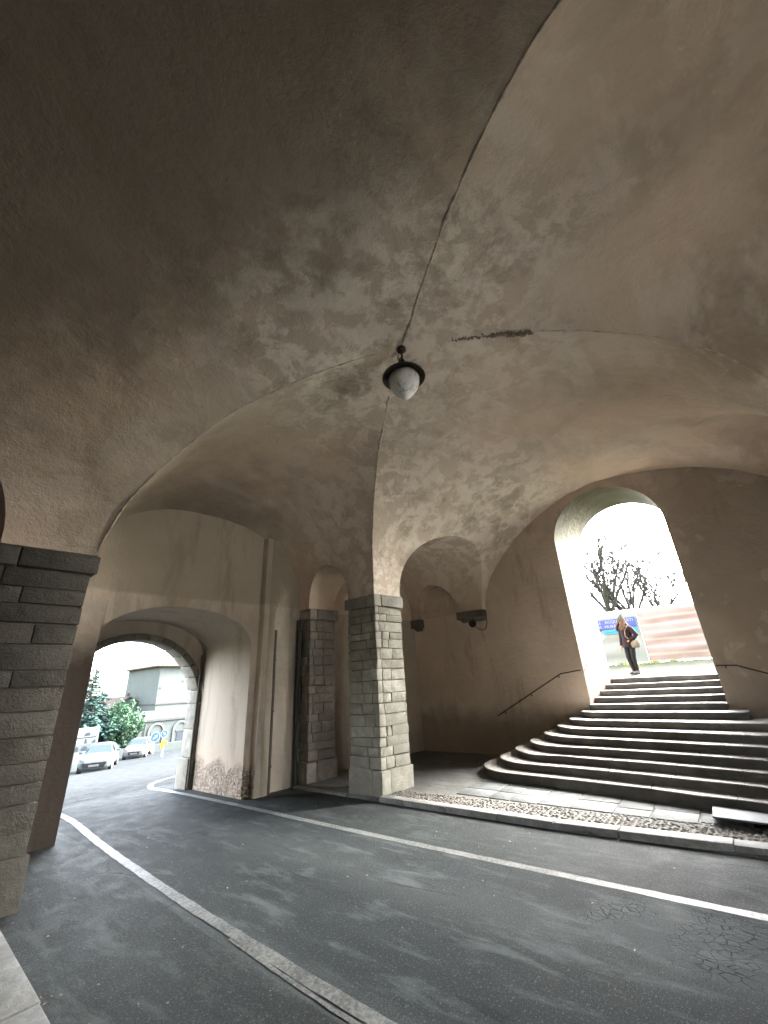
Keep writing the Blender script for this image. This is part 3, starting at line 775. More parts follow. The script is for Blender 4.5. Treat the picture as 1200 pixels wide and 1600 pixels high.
# left-hand pavement
lk = MB(); y = -5.0
while y < 6.6:
    L_ = random.uniform(.8, 1.2); y1 = min(y + L_, 6.72)
    lx = lambda yy: 1.42 + .045 * (yy - 4)
    vs = [(lx(yy) - dx, yy, zz) for zz in (-.1, .15) for yy in (y + .006, y1 - .006) for dx in (0, .34)]
    vs = [tuple(c + random.uniform(-.008, .008) for c in p) for p in vs]
    lk.add(vs, [(0, 1, 3, 2), (4, 6, 7, 5), (0, 4, 5, 1), (2, 3, 7, 6), (0, 2, 6, 4), (1, 5, 7, 3)]); y = y1
tag(lk.build('kerb', M_GRANITE, None, 40, bevel=.014), kind='structure')
sheet('pavement', rng(-3.0, 1.12, 8), rng(-5, 6.9, 10), lambda x, y: .14, M_WALK)
pw = MB(); ys_ = rng(-5, 11.6, 40)
pw.add([(a, y, .004 + .012 * noise.noise(Vector((a, y, 0))) * (0 if a > 2 else 1) + (0 if a < 2 else -.001)) for y in ys_ for a in (1.36, prof([(-5, 2.63), (2.5, 2.66), (5.2, 2.76), (8.2, 2.98), (11.6, 3.0)], y))], [(2 * i, 2 * i + 1, 2 * i + 3, 2 * i + 2) for i in range(40)])
tag(pw.build('verge', M_WALK, None, fix=False, smooth=180), kind='structure')
pw = MB(); ys_ = rng(-5, 11.3, 40)
pw.add([(a, y, .004 - (.0 if a < 6.5 else 0)) for y in ys_ for a in (prof([(-5, 5.82), (0.5, 5.735), (4.7, 5.64), (8.5, 5.62), (11.3, 5.6)], y), kx(y) + .02 if y < 9 else 6.9)], [(2 * i, 2 * i + 1, 2 * i + 3, 2 * i + 2) for i in range(40)])
tag(pw.build('verge', M_WALK, None, fix=False, smooth=180), kind='structure')

# grit and a few dry leaves swept to the edges
lit = MB()
for i in range(110):
    x = random.choice([random.uniform(1.5, 2.7), random.uniform(1.5, 1.9), random.uniform(5.7, 6.95), random.uniform(3, 5.5)]); y = random.uniform(.5, 8.4); s_ = random.uniform(.008, .022)
    M = Matrix.Translation((x, y, .012)) @ Matrix.Rotation(random.uniform(0, 6), 4, 'Z') @ Matrix.Rotation(random.uniform(-.4, .4), 4, 'X')
    lit.add([M @ Vector(p) for p in ((-s_, 0, 0), (0, -s_ * .5, .003), (s_, 0, 0), (0, s_ * .5, .006))], [(0, 1, 2, 3)])
tag(lit.build('litter', simple('dry_leaf', (.30, .24, .15), .9, 0, .5, 30), None, fix=False), 'scattered grit and dry leaf scraps on the road edges', 'litter', kind='stuff')

# ------------------------------------------------------------------ staircase
stairs = thing('staircase', 'broad stone staircase with rounded lower steps up to the arched doorway', 'staircase', (10, 2, .1))
XK = [8.68, 8.98, 9.28, 9.55, 9.84, 10.20, 10.62, 11.08, 11.52, 11.96, 12.42, 12.88, 13.36]
YL = [5.22, 4.95, 4.68, 4.42, 4.16, 3.88, 3.62, 3.36]
Z1, DZ = .30, .131
for k in range(13):
    zt = Z1 + DZ * k; zb = zt - DZ - (.12 if k == 0 else .01)
    if k < 8:
        yl = YL[k]; yr = [-2.7, -2.45, -2.2, -1.95, -1.7, -1.4, -.75, .22][k]; r2 = .22; r = min(1.05, (11.64 - XK[k]) * .62 + .02); xf = XK[k]
        sl = .13
        pl = [(11.64, yl)]
        n = 14
        for i in range(n + 1):
            a = pi / 2 * i / n
            pl.append((xf + r - r * sin(a), yl - r + r * cos(a)))
        n2 = 26
        for i in range(1, n2): pl.append((xf, (yl - r) + (yr + r2 - yl + r) * i / n2))
        for i in range(n + 1):
            a = pi / 2 * i / n
            pl.append((xf + r2 - r2 * cos(a), yr + r2 - r2 * sin(a)))
        pl.append((11.64, yr))
        pl = [(min(11.64, x + (sl * (y - 2.2) - .018 * (y - 2.2) ** 2) * min(1, (11.64 - x) / 1.2)), y) for x, y in pl]
    else:
        y0 = lambda x: 1.815 - S * x; y1 = lambda x: 4.455 - S * x
        x0 = XK[k]; pl = [(13.80 if k == 12 else min(13.76, x0 + .62), y1(x0))]
        pl += [(x0, y1(x0) + (y0(x0) - y1(x0)) * i / 20) for i in range(21)] + [(13.80 if k == 12 else min(13.76, x0 + .62), y0(x0))]
    n = len(pl); m = MB()
    wear = [.010 * noise.noise(Vector((x * 1.3, y * 1.3, k * 3.1))) for x, y in pl]
    jx = [.012 * noise.noise(Vector((x * 2.3 + 9, y * 2.3, k * 1.7))) for x, y in pl]
    lip = .018
    cx_, cy_ = sum(p[0] for p in pl) / n, sum(p[1] for p in pl) / n
    P = [(x + (jx[i] if 0 < i < n - 1 else 0), y) for i, (x, y) in enumerate(pl)]
    def inset(p, d):
        v_ = Vector((cx_ - p[0], cy_ - p[1])); v_.normalize(); return (p[0] + (v_.x * d if p[0] < 11.63 else 0), p[1] + v_.y * d)
    rows = [(0, zb, 1), (0, zt - .045, 1), (-.012, zt - .038, 1), (-.014, zt - .012, 1), (.002, zt - .001, 0), (.03, zt, 0)]
    vs = []
    for d, z, _ in rows:
        for i, p in enumerate(P):
            q = inset(p, d); vs.append((q[0], q[1], z + (wear[i] if z > zt - .1 else 0)))
    for ri_ in range(len(rows) - 1):
        mi = 1 if ri_ < 2 else 0
        m.add(vs, [(ri_ * n + i, ri_ * n + (i + 1) % n, (ri_ + 1) * n + (i + 1) % n, (ri_ + 1) * n + i) for i in range(n - 1)] if k >= 8 else [(ri_ * n + i, ri_ * n + (i + 1), (ri_ + 1) * n + (i + 1), (ri_ + 1) * n + i) for i in range(n - 1)], mi) if False else None
    fs = []; mi = []
    for ri_ in range(len(rows) - 1):
        for i in range(n - 1):
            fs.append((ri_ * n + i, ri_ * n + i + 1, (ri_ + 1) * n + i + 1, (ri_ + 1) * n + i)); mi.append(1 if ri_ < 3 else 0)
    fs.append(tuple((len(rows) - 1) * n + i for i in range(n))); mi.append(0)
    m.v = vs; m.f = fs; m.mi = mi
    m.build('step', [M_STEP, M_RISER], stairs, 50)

# ramp plate at the foot of the steps
rp = thing('ramp', 'grey sheet metal ramp lying at the foot of the lowest step', 'ramp', (8.3, .2, .1))
m = MB()
rq = [(7.86, .93), (8.80, .98), (8.62, -1.1), (7.72, -1.1)]
vs = [(x, y, z) for z in (.175, .20) for x, y in rq]
m.add(vs, [(0, 1, 2, 3), (4, 7, 6, 5), (0, 4, 5, 1), (1, 5, 6, 2), (2, 6, 7, 3), (3, 7, 4, 0)])
m.build('plate', simple('matt_grey_ramp_coating', (.10, .115, .118), .7, 0, .12, 5, .1), rp, bevel=.006)
for y in (.55, -.35, -.95):
    m = MB(); m.box(7.92, 8.62, y - .03, y + .03, .09, .174); m.build('batten', M_IRON, rp)

# ------------------------------------------------------------------ handrails, floodlight
def rail(label, pts, mat, brk):
    o = thing('handrail', label, 'handrail', pts[0])
    m = MB(); m.tube(pts, .014, 8); m.build('rail', mat, o, 60)
    for p, q in brk:
        m = MB(); m.tube([p, ((p[0] + q[0]) / 2, (p[1] + q[1]) / 2, p[2] - .05), q], .010, 6)
        m.build('bracket', M_IRON, o)
M_DRAIL = simple('dark_handrail', (.05, .042, .038), .5, .5, .2, 9)
rail('dark iron handrail climbing the wall left of the stairs', [(11.57, 5.62, 1.10), (11.57, 4.7, 1.57), (11.57, 3.72, 2.07), (11.57, 3.22, 2.13)], M_DRAIL, [((11.57, y, z), (11.66, y, z - .03)) for y, z in ((5.4, 1.2), (4.6, 1.62), (3.8, 2.03))])
rail('pale handrail slanting up inside the left jamb of the doorway', [(11.72, 3.14, 2.13), (12.5, 3.05, 2.50), (13.55, 2.94, 3.0)], M_RAIL, [((x, 3.15 - S * (x - 11.65) - .0, z), (x, 3.22 - S * (x - 11.65), z - .03)) for x, z in ((11.95, 2.24), (13.2, 2.83))])
rail('dark iron handrail sloping down the wall right of the stairs', [(11.57, .50, 2.06), (11.57, .16, 2.04), (11.57, -.3, 1.85), (11.57, -1.9, 1.05)], M_DRAIL, [((11.57, y, z), (11.66, y, z - .03)) for y, z in ((.35, 2.05), (-.9, 1.55), (-1.7, 1.15))])

fl_ = thing('floodlight', 'small black floodlight and loose cable hung under the stone corbel', 'floodlight', (11.4, 5.9, 3.5))
m = MB(); Mf = Matrix.Translation((11.40, 5.93, 3.56)) @ Matrix.Rotation(R_(-70), 4, 'Y') @ Matrix.Rotation(.4, 4, 'X')
m.lathe([(0, -.10), (.05, -.09), (.09, -.02), (.11, .06), (.10, .075), (0, .06)], 16, Mf); m.build('housing', M_CABLE, fl_, 40)
m = MB(); m.tube([(11.55, 5.95, 3.75), (11.47, 5.95, 3.66), (11.42, 5.94, 3.58)], .014, 6); m.build('arm', M_IRON, fl_)
m = MB(); m.tube(curve_pts([(11.46, 5.9, 3.52), (11.55, 5.78, 3.40), (11.60, 5.64, 3.42), (11.62, 5.57, 3.60), (11.62, 5.56, 3.95)], 6), .010, 6); m.build('cable', M_CABLE, fl_, 60)

# ------------------------------------------------------------------ hanging lamp
LP = W(4.31, 3.35, 0)
lamp = thing('hanging_lamp', 'rusty hanging lamp with round shade and dusty glass bowl', 'lamp', (LP.x, LP.y, 6.45))
T_ = Matrix.Translation((LP.x, LP.y, 0))
m = MB(); m.lathe([(0, 7.16), (.07, 7.14), (.075, 7.06), (.02, 7.03), (.018, 6.92)], 14, T_)
m.tube([(LP.x, LP.y, 6.98), (LP.x, LP.y, 6.83)], .014, 8); m.build('ceiling_hook', M_IRON, lamp, 50)
m = MB()
for sgn in (-1, 1):
    m.tube([(LP.x + sgn * .018, LP.y - sgn * .002, 6.90), (LP.x + sgn * .075, LP.y, 6.83), (LP.x + sgn * .085, LP.y, 6.74), (LP.x + sgn * .05, LP.y, 6.66)], .016, 8)
m.lathe([(0, 6.86), (.04, 6.85), (.05, 6.80), (.035, 6.76), (.05, 6.72), (.08, 6.66), (.10, 6.58)], 14, T_)
m.build('yoke', M_IRON, lamp, 50)
m = MB(); m.lathe([(.05, 6.655), (.12, 6.62), (.22, 6.585), (.325, 6.535), (.342, 6.50), (.332, 6.495), (.31, 6.52), (.21, 6.555), (.10, 6.57)], 36, T_); m.build('lamp_shade', M_IRON, lamp, 50)
m = MB(); m.lathe([(.10, 6.56), (.215, 6.535), (.245, 6.46), (.235, 6.37), (.20, 6.28), (.135, 6.19), (.07, 6.12), (.018, 6.085), (0, 6.08)], 32, T_); m.build('glass_bowl', M_LAMPGLASS, lamp, 180)

# ------------------------------------------------------------------ upper ground beyond the stairs
def up_z(x, y): return prof([(13.3, 1.855), (14.5, 1.875), (16.5, 2.0), (19, 2.28), (24, 2.35), (60, 2.6), (420, 3)], x)
M_GRAVEL = simple('pale_gravel', (.034, .037, .027), .95, 0, .3, 3.0, .4)
sheet('path', rng(13.44, 19.2, 14), rng(-30, 11.5, 20), up_z, M_GRAVEL)
m = MB()
sheet('lawn', rng(19.2, 40, 10) + [60, 120, 420], [-200, -60] + rng(-30, 11.5, 20), lambda x, y: up_z(x, y) - .004, simple('lawn_grass', (.09, .13, .04), .95, 0, .5, 4))
gr = MB()
for i in range(3800):
    x = random.uniform(18.3, 19.75); y = random.uniform(-3, 8)
    dens = noise.noise(Vector((x * .9, y * .55, 3)))
    if x < 19.1 and dens < .15 - (y - 3.2) * .15: continue
    h = random.uniform(.03, .10); a = random.uniform(0, 6.3); z = up_z(x, y)
    d = Vector((cos(a), sin(a), 0)) * .012; l = Vector((random.uniform(-.03, .03), random.uniform(-.03, .03), h))
    p = Vector((x, y, z)); gr.add([p - d, p + d, p + l], [(0, 1, 2)])
tag(gr.build('grass', simple('grass_blade', (.11, .14, .04), .9, 0, .5, 3), None, fix=False), 'rough grass along the foot of the banner hoarding', 'grass', kind='stuff')

# ------------------------------------------------------------------ hoarding with printed banners
XF = 19.85
def cloth(name, y0, y1, z0, z1, mat, parent, amp=.03, seed=0):
    m = MB(); ny, nz = 40, 26
    th = .006
    vs = []
    for side in (0, 1):
        for j in range(nz + 1):
            for i in range(ny + 1):
                y = y0 + (y1 - y0) * i / ny; z = z0 + (z1 - z0) * j / nz
                e = min(1, 6 * min(i / ny, 1 - i / ny)) * min(1, 6 * min(j / nz, 1 - j / nz))
                dx = amp * e * (sin(z * 9 + y * .9 + seed) + .6 * noise.noise(Vector((y * 1.2, z * 4, seed))))
                vs.append((XF + dx + side * th, y, z))
    n = (ny + 1) * (nz + 1); fs = []
    for j in range(nz):
        for i in range(ny):
            a = j * (ny + 1) + i; q = (a, a + 1, a + ny + 2, a + ny + 1)
            fs.append(q); fs.append(tuple(n + k for k in reversed(q)))
    m.add(vs, fs); return m.build(name, mat, parent, 180, fix=False)
def banner_mat(name, kind):
    m, t, b = nt(name)
    x = sep_z(t); v = coords(t)
    if kind == 'pink':
        wv = math_(t, 'FRACT', math_(t, 'MULTIPLY', math_(t, 'ADD', x[2], math_(t, 'MULTIPLY', noise_tex(t, coords(t, (1, .6, 1)), 1.5, 3), .10)), 3.6))
        st = ramp(t, wv, [(.25, (.122, .094, .088)), (.40, (.158, .138, .132)), (.55, (.165, .151, .145)), (.78, (.108, .096, .093)), (.92, (.118, .091, .086))])
        st = mix(t, ramp(t, noise_tex(t, v, 1.2, 4), [(.4, 0.0), (.7, .5)]), st, (.155, .144, .139))
    else:
        st = ramp(t, noise_tex(t, coords(t, (1, .5, 2)), 1.3, 4), [(.35, (.095, .112, .112)), (.65, (.115, .126, .125))])
    t.links.new(st, b.inputs['Base Color']); b.inputs['Roughness'].default_value = .6
    return m
hz0, hz1 = 2.34, 4.36
h1 = thing('hoarding', 'white banner hoarding with blue printed title strip', 'hoarding', (XF, 4.6, 2.3))
cloth('banner', 2.90, 6.4, hz0, hz1, banner_mat('white_banner', 'white'), h1, seed=1)
M_BLUE = simple('blue_print', (.030, .045, .14), .5, 0, .08, 3); M_CYAN = simple('cyan_print', (.02, .12, .19), .5, 0, .06, 3)
def print_strip(name, y0, y1, z0, z1, mat):
    m = MB(); m.box(XF - .075, XF - .066, y0, y1, z0, z1); return m.build(name, mat, h1)
print_strip('title_strip', 2.97, 6.3, 3.70, 4.08, M_BLUE)
print_strip('link_strip', 3.55, 4.25, 3.50, 3.665, M_CYAN)
print_strip('link_strip', 2.97, 3.36, 3.50, 3.665, M_CYAN)
M_WHITEP = simple('white_print', (.15, .155, .17), .5, 0, .03, 3)
def text(body, y, z, size, mat, parent, name):
    c = bpy.data.curves.new(name, 'FONT'); c.body = body; c.size = size; c.extrude = .002; c.align_x = 'LEFT'
    o = bpy.data.objects.new(name, c); COL.objects.link(o)
    o.matrix_world = Matrix.Translation((XF - .079, y, z)) @ Matrix(((0, 0, -1, 0), (-1, 0, 0, 0), (0, 1, 0, 0), (0, 0, 0, 1)))
    dg = bpy.context.evaluated_depsgraph_get(); dg.update()
    me = bpy.data.meshes.new_from_object(o.evaluated_get(dg)); me.transform(o.matrix_world)
    bpy.data.objects.remove(o); me.materials.clear(); me.materials.append(mat)
    r = bpy.data.objects.new(name, me); COL.objects.link(r); r.parent = parent; r.matrix_parent_inverse = Matrix.Translation(-parent.location)
    return r
for w_, y_ in (('INTERVENTO', 5.95), ('DELLE', 4.72), ('ACQUE', 4.12), ('PARTI', 3.48)): text(w_, y_, 3.925, .165, M_WHITEP, h1, 'title_word')
for w_, y_ in (('MANUTENZIONE', 5.95), ('DI', 4.45), ('MURA', 4.16)): text(w_, y_, 3.745, .165, M_WHITEP, h1, 'title_word')
text('www.interventi', 4.16, 3.555, .075, M_BLUE, h1, 'link_text')
m = MB()
for y in (2.90, 6.4): m.tube([(XF + .05, y, 2.25), (XF + .05, y, hz1 + .06)], .025, 8)
m.tube([(XF + .05, 2.86, hz1 + .03), (XF + .05, 6.44, hz1 + .03)], .02, 8); m.build('hoarding_frame', M_STEEL, h1)
h2 = thing('hoarding', 'pink and white striped banner hoarding behind the walking woman', 'hoarding', (XF, 1.2, 2.3))
cloth('banner', .62, 2.84, hz0, hz1 - .04, banner_mat('striped_banner', 'pink'), h2, seed=4)
m = MB()
for y in (.60, 2.82): m.tube([(XF + .05, y, 2.25), (XF + .05, y, hz1 + .02)], .025, 8)
m.tube([(XF + .05, .58, hz1), (XF + .05, 2.84, hz1)], .02, 8); m.build('hoarding_frame', M_STEEL, h2)
h3 = thing('hoarding', 'pale striped banner hoarding of which a sliver shows at the right door jamb', 'hoarding', (XF, -.6, 2.3))
cloth('banner', -2.4, .52, hz0, hz1 - .06, banner_mat('striped_banner_dull', 'pink'), h3, seed=7)
for y in (.50, -2.4):
    m = MB(); m.tube([(XF + .05, y, 2.25), (XF + .05, y, hz1)], .025, 8); m.build('hoarding_post', M_STEEL, h3)

# ------------------------------------------------------------------ trees
def bare_tree(base, h, seed, label, lean=(0, 0), spread=1.0, r0=.14):
    rnd = random.Random(seed)
    o = thing('bare_tree', label, 'tree', base, group='leafless pollarded trees behind the hoarding')
    tr = MB(); cr = MB(); tips = []
    b = Vector(base)
    tp = b + Vector((lean[0] * .3, lean[1] * .3, h * .36))
    tr.tube([b - Vector((0, 0, .2)), b.lerp(tp, .5) + Vector((.03, .02, 0)), tp], [r0 * 1.15, r0, r0 * .9], 8)
    def grow(p, d, L, r, lev):
        pts = [p]; rs = [r]; n = 5
        for i in range(n):
            d = (d + Vector((rnd.gauss(0, .14), rnd.gauss(0, .14), rnd.gauss(.05, .08)))).normalized()
            p = p + d * L / n; pts.append(p); rs.append(r * (1 - .5 * (i + 1) / n))
            if lev < 3 and i >= 1 and rnd.random() < (.85 if lev < 2 else .6):
                a = rnd.uniform(0, 6.3)
                nd = (d * .7 + Vector((cos(a) * .8 * spread, sin(a) * .8 * spread, .25))).normalized()
                grow(p, nd, L * rnd.uniform(.4, .65), rs[-1] * .62, lev + 1)
        cr.tube(pts, [max(q_, .025) for q_ in rs], 5)
        e = pts[-1]
        cr.lathe([(0, -rs[-1] * 2), (rs[-1] * 1.9, 0), (0, rs[-1] * 2.2)], 5, Matrix.Translation(e))
        if lev < 3:
            for _ in range(2): grow(e, (d + Vector((rnd.gauss(0, .5), rnd.gauss(0, .5), .2))).normalized(), L * .35, rs[-1] * .8, lev + 1)
    n = 7
    for i in range(n):
        a = 2 * pi * i / n + rnd.uniform(-.4, .4)
        d = Vector((cos(a) * .55 * spread + lean[0] * .2, sin(a) * .55 * spread + lean[1] * .2, .9)).normalized()
        grow(tp, d, h * .5 * rnd.uniform(.75, 1.1), r0 * .5, 1)
    tr.build('trunk', M_BARK, o, 60, fix=False); cr.build('crown', M_BARK, o, 60, fix=False)
bare_tree((27, 5.25, 2.4), 7.4, 2, 'leafless tree with twisted branches at left behind the white banner', spread=1.0, r0=.20)
bare_tree((27.6, 3.75, 2.4), 6.4, 5, 'leafless tree leaning left behind the middle of the hoarding', lean=(0, 1.2), spread=.9, r0=.18)
bare_tree((27, 2.85, 2.4), 5.0, 9, 'small leafless tree with knobbly forked top above striped banner', lean=(0, -.3), spread=.6, r0=.14)
bare_tree((35, 6.2, 2.4), 7.6, 14, 'tall leafless tree farthest back at the left door jamb', spread=1.0, r0=.2)

def leaf_mat(name, c):
    m, t, b = nt(name)
    g = N(t, 'ShaderNodeNewGeometry')
    t.links.new(ramp(t, g.outputs['Random Per Island'], [(0, tuple(x * .55 for x in c)), (.6, c), (1, tuple(x * 1.5 for x in c))]), b.inputs['Base Color'])
    b.inputs['Roughness'].default_value = .7
    return m
def conifer(base, h, rad, seed, label, mat, nb=150, group=None):
    rnd = random.Random(seed)
    o = thing('conifer_tree', label, 'tree', base, group=group)
    b = Vector(base); tr = MB(); cr = MB()
    tr.tube([b - Vector((0, 0, .3)), b + Vector((0, 0, h * .5)), b + Vector((0, 0, h))], [h * .022, h * .013, .01], 7)
    for i in range(nb):
        f = (i + rnd.random()) / nb; z = h * (.10 + .88 * f); L = rad * (1 - f) ** .75 * rnd.uniform(.6, 1.12) + .08
        a = rnd.uniform(0, 6.283); d = Vector((cos(a), sin(a), rnd.uniform(-.12, .22)))
        p0 = b + Vector((0, 0, z)); tr.tube([p0, p0 + d * L * .9], [.03, .008], 4)
        n = int(14 + 44 * L / rad)
        for j in range(n):
            s_ = rnd.uniform(.25, 1.0); c = p0 + d * L * s_ + Vector((rnd.gauss(0, .06), rnd.gauss(0, .06), rnd.gauss(-.05, .06))) * L * 1.0
            sz = rnd.uniform(.5, 1.1) * (.10 + .12 * L); aa = a + rnd.gauss(0, .7); t_ = Vector((cos(aa), sin(aa), rnd.uniform(-.45, .2))).normalized()
            w_ = t_.cross(Vector((rnd.gauss(0, .3), rnd.gauss(0, .3), 1))).normalized() * sz * .33
            cr.add([c - w_ * .4, c + t_ * sz * .5 - w_, c + t_ * sz, c + t_ * sz * .5 + w_], [(0, 1, 2, 3)])
    tr.build('trunk', M_BARK, o, fix=False); cr.build('crown', mat, o, fix=False)
M_CEDAR = leaf_mat('cedar_needles', (.028, .056, .049)); M_GREEN = leaf_mat('cypress_leaves', (.030, .063, .035)); M_BLUEFIR = leaf_mat('fir_needles', (.036, .06, .056))

def gz(y): return road_z(y) - .06
conifer((16.0, 52, gz(52)), 9.0, 4.0, 3, 'tall blue green cedar at the left of the gate opening', M_CEDAR, 420)
conifer((34, .75, 2.5), 6.3, 2.2, 6, 'blue fir tree seen past the right door jamb', M_BLUEFIR, 170)
def bushy(base, h, rad, seed, label, mat):
    rnd = random.Random(seed); o = thing('bushy_tree', label, 'tree', base); b = Vector(base); tr = MB(); cr = MB()
    for i in range(60):
        a = rnd.uniform(0, 6.283); q = rnd.random() ** .6 * rad; top = b + Vector((cos(a) * q, sin(a) * q, h * (1 - .42 * (q / rad) ** 1.6) * rnd.uniform(.8, 1.04)))
        lo = b + Vector((cos(a) * q * .35, sin(a) * q * .35, h * .12)); tr.tube([lo, lo.lerp(top, .5) + Vector((cos(a), sin(a), 0)) * .15, top], [.06, .035, .01], 4)
        for j in range(70):
            s_ = rnd.uniform(.1, 1.0); c = lo.lerp(top, s_) + Vector((rnd.gauss(0, .22), rnd.gauss(0, .22), rnd.gauss(0, .2))) * rad * .35 * (1.15 - s_)
            sz = rnd.uniform(.14, .36); aa = rnd.uniform(0, 6.283); t_ = Vector((cos(aa) * .5, sin(aa) * .5, rnd.uniform(.2, 1))).normalized()
            w_ = t_.cross(Vector((rnd.gauss(0, 1), rnd.gauss(0, 1), .2))).normalized() * sz * .35
            cr.add([c, c + t_ * sz * .5 - w_, c + t_ * sz, c + t_ * sz * .5 + w_], [(0, 1, 2, 3)])
    tr.build('trunk', M_BARK, o, fix=False); cr.build('crown', mat, o, fix=False)
bushy((18.8, 50, gz(50)), 5.5, 2.1, 4, 'bright green bushy cypress beside the cedar', M_GREEN)

# ------------------------------------------------------------------ buildings beyond the gate
M_REND = simple('pale_render', (.042, .048, .046), .9, 0, .10, .5, .1); M_REND2 = simple('grey_render', (.032, .038, .037), .9, 0, .10, .5, .1)
M_TRIM = simple('stone_trim', (.028, .030, .0295), .85); M_TILE = simple('clay_roof_tile', (.036, .027, .022), .9, 0, .35, 3, .5)
M_PANE = simple('dark_window_glass', (.02, .024, .028), .15)
YB = 62.0; zb = gz(YB) - .3
def bldg(name, label, loc): return thing(name, label, 'building', loc)
B1 = bldg('station_building', 'pale two storey building with arched windows and cornice beyond the cars', (30, YB, zb))
m = MB(); m.box(25.1, 44, YB, YB + 14, zb, -.62); wallo = m.build('wall', M_REND2, B1)
def arched_window(xc, z0, w_, hgt, yface, parent):
    fr = MB(); outer = arch_poly(xc, w_ / 2 + .28, z0, z0 + hgt - w_ / 2, w_ / 2 + .28, 2, 16); inner = arch_poly(xc, w_ / 2, z0, z0 + hgt - w_ / 2, w_ / 2, 2, 16)
    n = len(outer); vs = [(x, yface - .14, z) for x, z in outer] + [(x, yface - .14, z) for x, z in inner] + [(x, yface + .02, z) for x, z in outer] + [(x, yface + .02, z) for x, z in inner]
    fs = []
    for i in range(n - 1): fs += [(i, i + 1, n + i + 1, n + i), (2 * n + i, i, i + 1, 2 * n + i + 1)[::-1], (n + i, n + i + 1, 3 * n + i + 1, 3 * n + i)]
    fr.add(vs, fs); f = fr.build('window', M_REND, parent, fix=True)
    p = MB(); p.prism(arch_poly(xc, w_ / 2 - .35, z0, z0 + hgt * .55, .02, 2, 4), lambda a, z, t: (a, t, z), yface - .05, yface + .01); p.build('pane', M_PANE, f)
    s_ = MB(); s_.box(xc - w_ / 2 + .12, xc + w_ / 2 - .12, yface - .10, yface + .0, z0 + hgt * .56, z0 + hgt * .63); s_.build('lintel', M_TRIM, f)
for xc in (27.4, 30.6, 33.8, 37.0): arched_window(xc, -3.75, 1.6, 2.45, YB, B1)
m = MB(); m.box(24.95, 44.2, YB - .22, YB - .003, -.86, -.60); m.build('cornice', M_TRIM, B1)
m = MB(); m.box(25.0, 44.2, YB - .08, YB - .003, zb + .02, -3.8); m.build('plinth', M_TRIM, B1)
m = MB(); m.tube([(25.9, YB - .12, zb), (25.9, YB - .12, -.9)], .07, 6); m.build('drainpipe', M_TRIM, B1)
m = MB(); m.box(25.0, 44.1, YB - .02, YB + .003 + 13.9, -.617, .42); m.build('attic_wall', M_REND, B1)
B2 = bldg('tower_building', 'square grey rendered tower with flat eaves roof beside the gate jamb', (30, YB + 3, 2.6))
m = MB(); m.box(26.9, 36, YB + .2, YB + 11, .423, 5.9); m.build('wall', M_REND, B2)
m = MB(); m.box(26.8, 36.2, YB + .05, YB + 11.2, 1.10, 1.26); m.build('string_course', M_TRIM, B2)
m = MB(); vs = [(26.2, YB - .6, 5.9), (37, YB - .6, 5.9), (37, YB + 12, 5.9), (26.2, YB + 12, 5.9), (26.2, YB - .6, 6.02), (37, YB - .6, 6.02), (37, YB + 12, 6.02), (26.2, YB + 12, 6.02), (31, YB + 6, 7.6)]
m.add(vs, [(0, 1, 2, 3), (0, 4, 5, 1), (1, 5, 6, 2), (2, 6, 7, 3), (3, 7, 4, 0), (4, 8, 5), (5, 8, 6), (6, 8, 7), (7, 8, 4)]); m.build('roof', M_TILE, B2)
for (x, z) in ((27.2, 3.0), (30.2, 3.8)):
    m = MB(); m.box(x - .16, x + .16, YB + .17, YB + .22, z, z + .25); m.build('vent', M_PANE, B2)
B3 = bldg('gabled_house', 'low gabled house with red tiled roof behind the cypress', (22, YB + 8, gz(70)))
yb3 = YB + 6; z3 = gz(70) - .5
m = MB(); m.prism([(22.3, z3), (29.0, z3), (29.0, .2), (25.65, 2.2), (22.3, .2)], lambda a, z, t: (a, t, z), yb3, yb3 + 9); m.build('wall', M_REND, B3)
m = MB()
m.prism([(21.9, -.04), (25.65, 2.2), (29.4, -.04), (29.4, .12), (25.65, 2.38), (21.9, .12)], lambda a, z, t: (a, t, z), yb3 - .4, yb3 + 9.3); rf3 = m.build('roof', M_TILE, B3)
m = MB(); m.box(25.5, 25.85, yb3 + .3, yb3 + .65, 2.2, 2.8); m.build('chimney', M_REND2, rf3)
for x in (24.0, 27.2):
    m = MB(); m.box(x - .5, x + .5, yb3 - .04, yb3 + .02, -1.4, .1); f = m.build('window', M_TRIM, B3)
    m = MB(); m.box(x - .4, x + .4, yb3 - .06, yb3 - .045, -1.3, 0); m.build('pane', M_PANE, f)
B4 = bldg('tiled_house', 'long house with brown tiled roof between gable and tower', (25, YB + 16, gz(78)))
m = MB(); m.box(28.4, 40, YB + 15, YB + 23, gz(78) - .5, .2); m.build('wall', M_REND, B4)
m = MB(); m.prism([(YB + 14.5, .05), (YB + 19, 1.75), (YB + 23.5, .05), (YB + 23.5, .22), (YB + 19, 1.95), (YB + 14.5, .22)], lambda a, z, t: (t, a, z), 28.2, 40.3); m.build('roof', M_TILE, B4)
# low garden wall and rubble bank along the road
gw = MB(); gw.box(16.5, 25.0, 48.5, 48.8, gz(48) - .3, gz(48) + .75); tag(gw.build('garden_wall', M_REND2, None, bevel=.02), 'low grey garden wall behind the second car', 'wall')

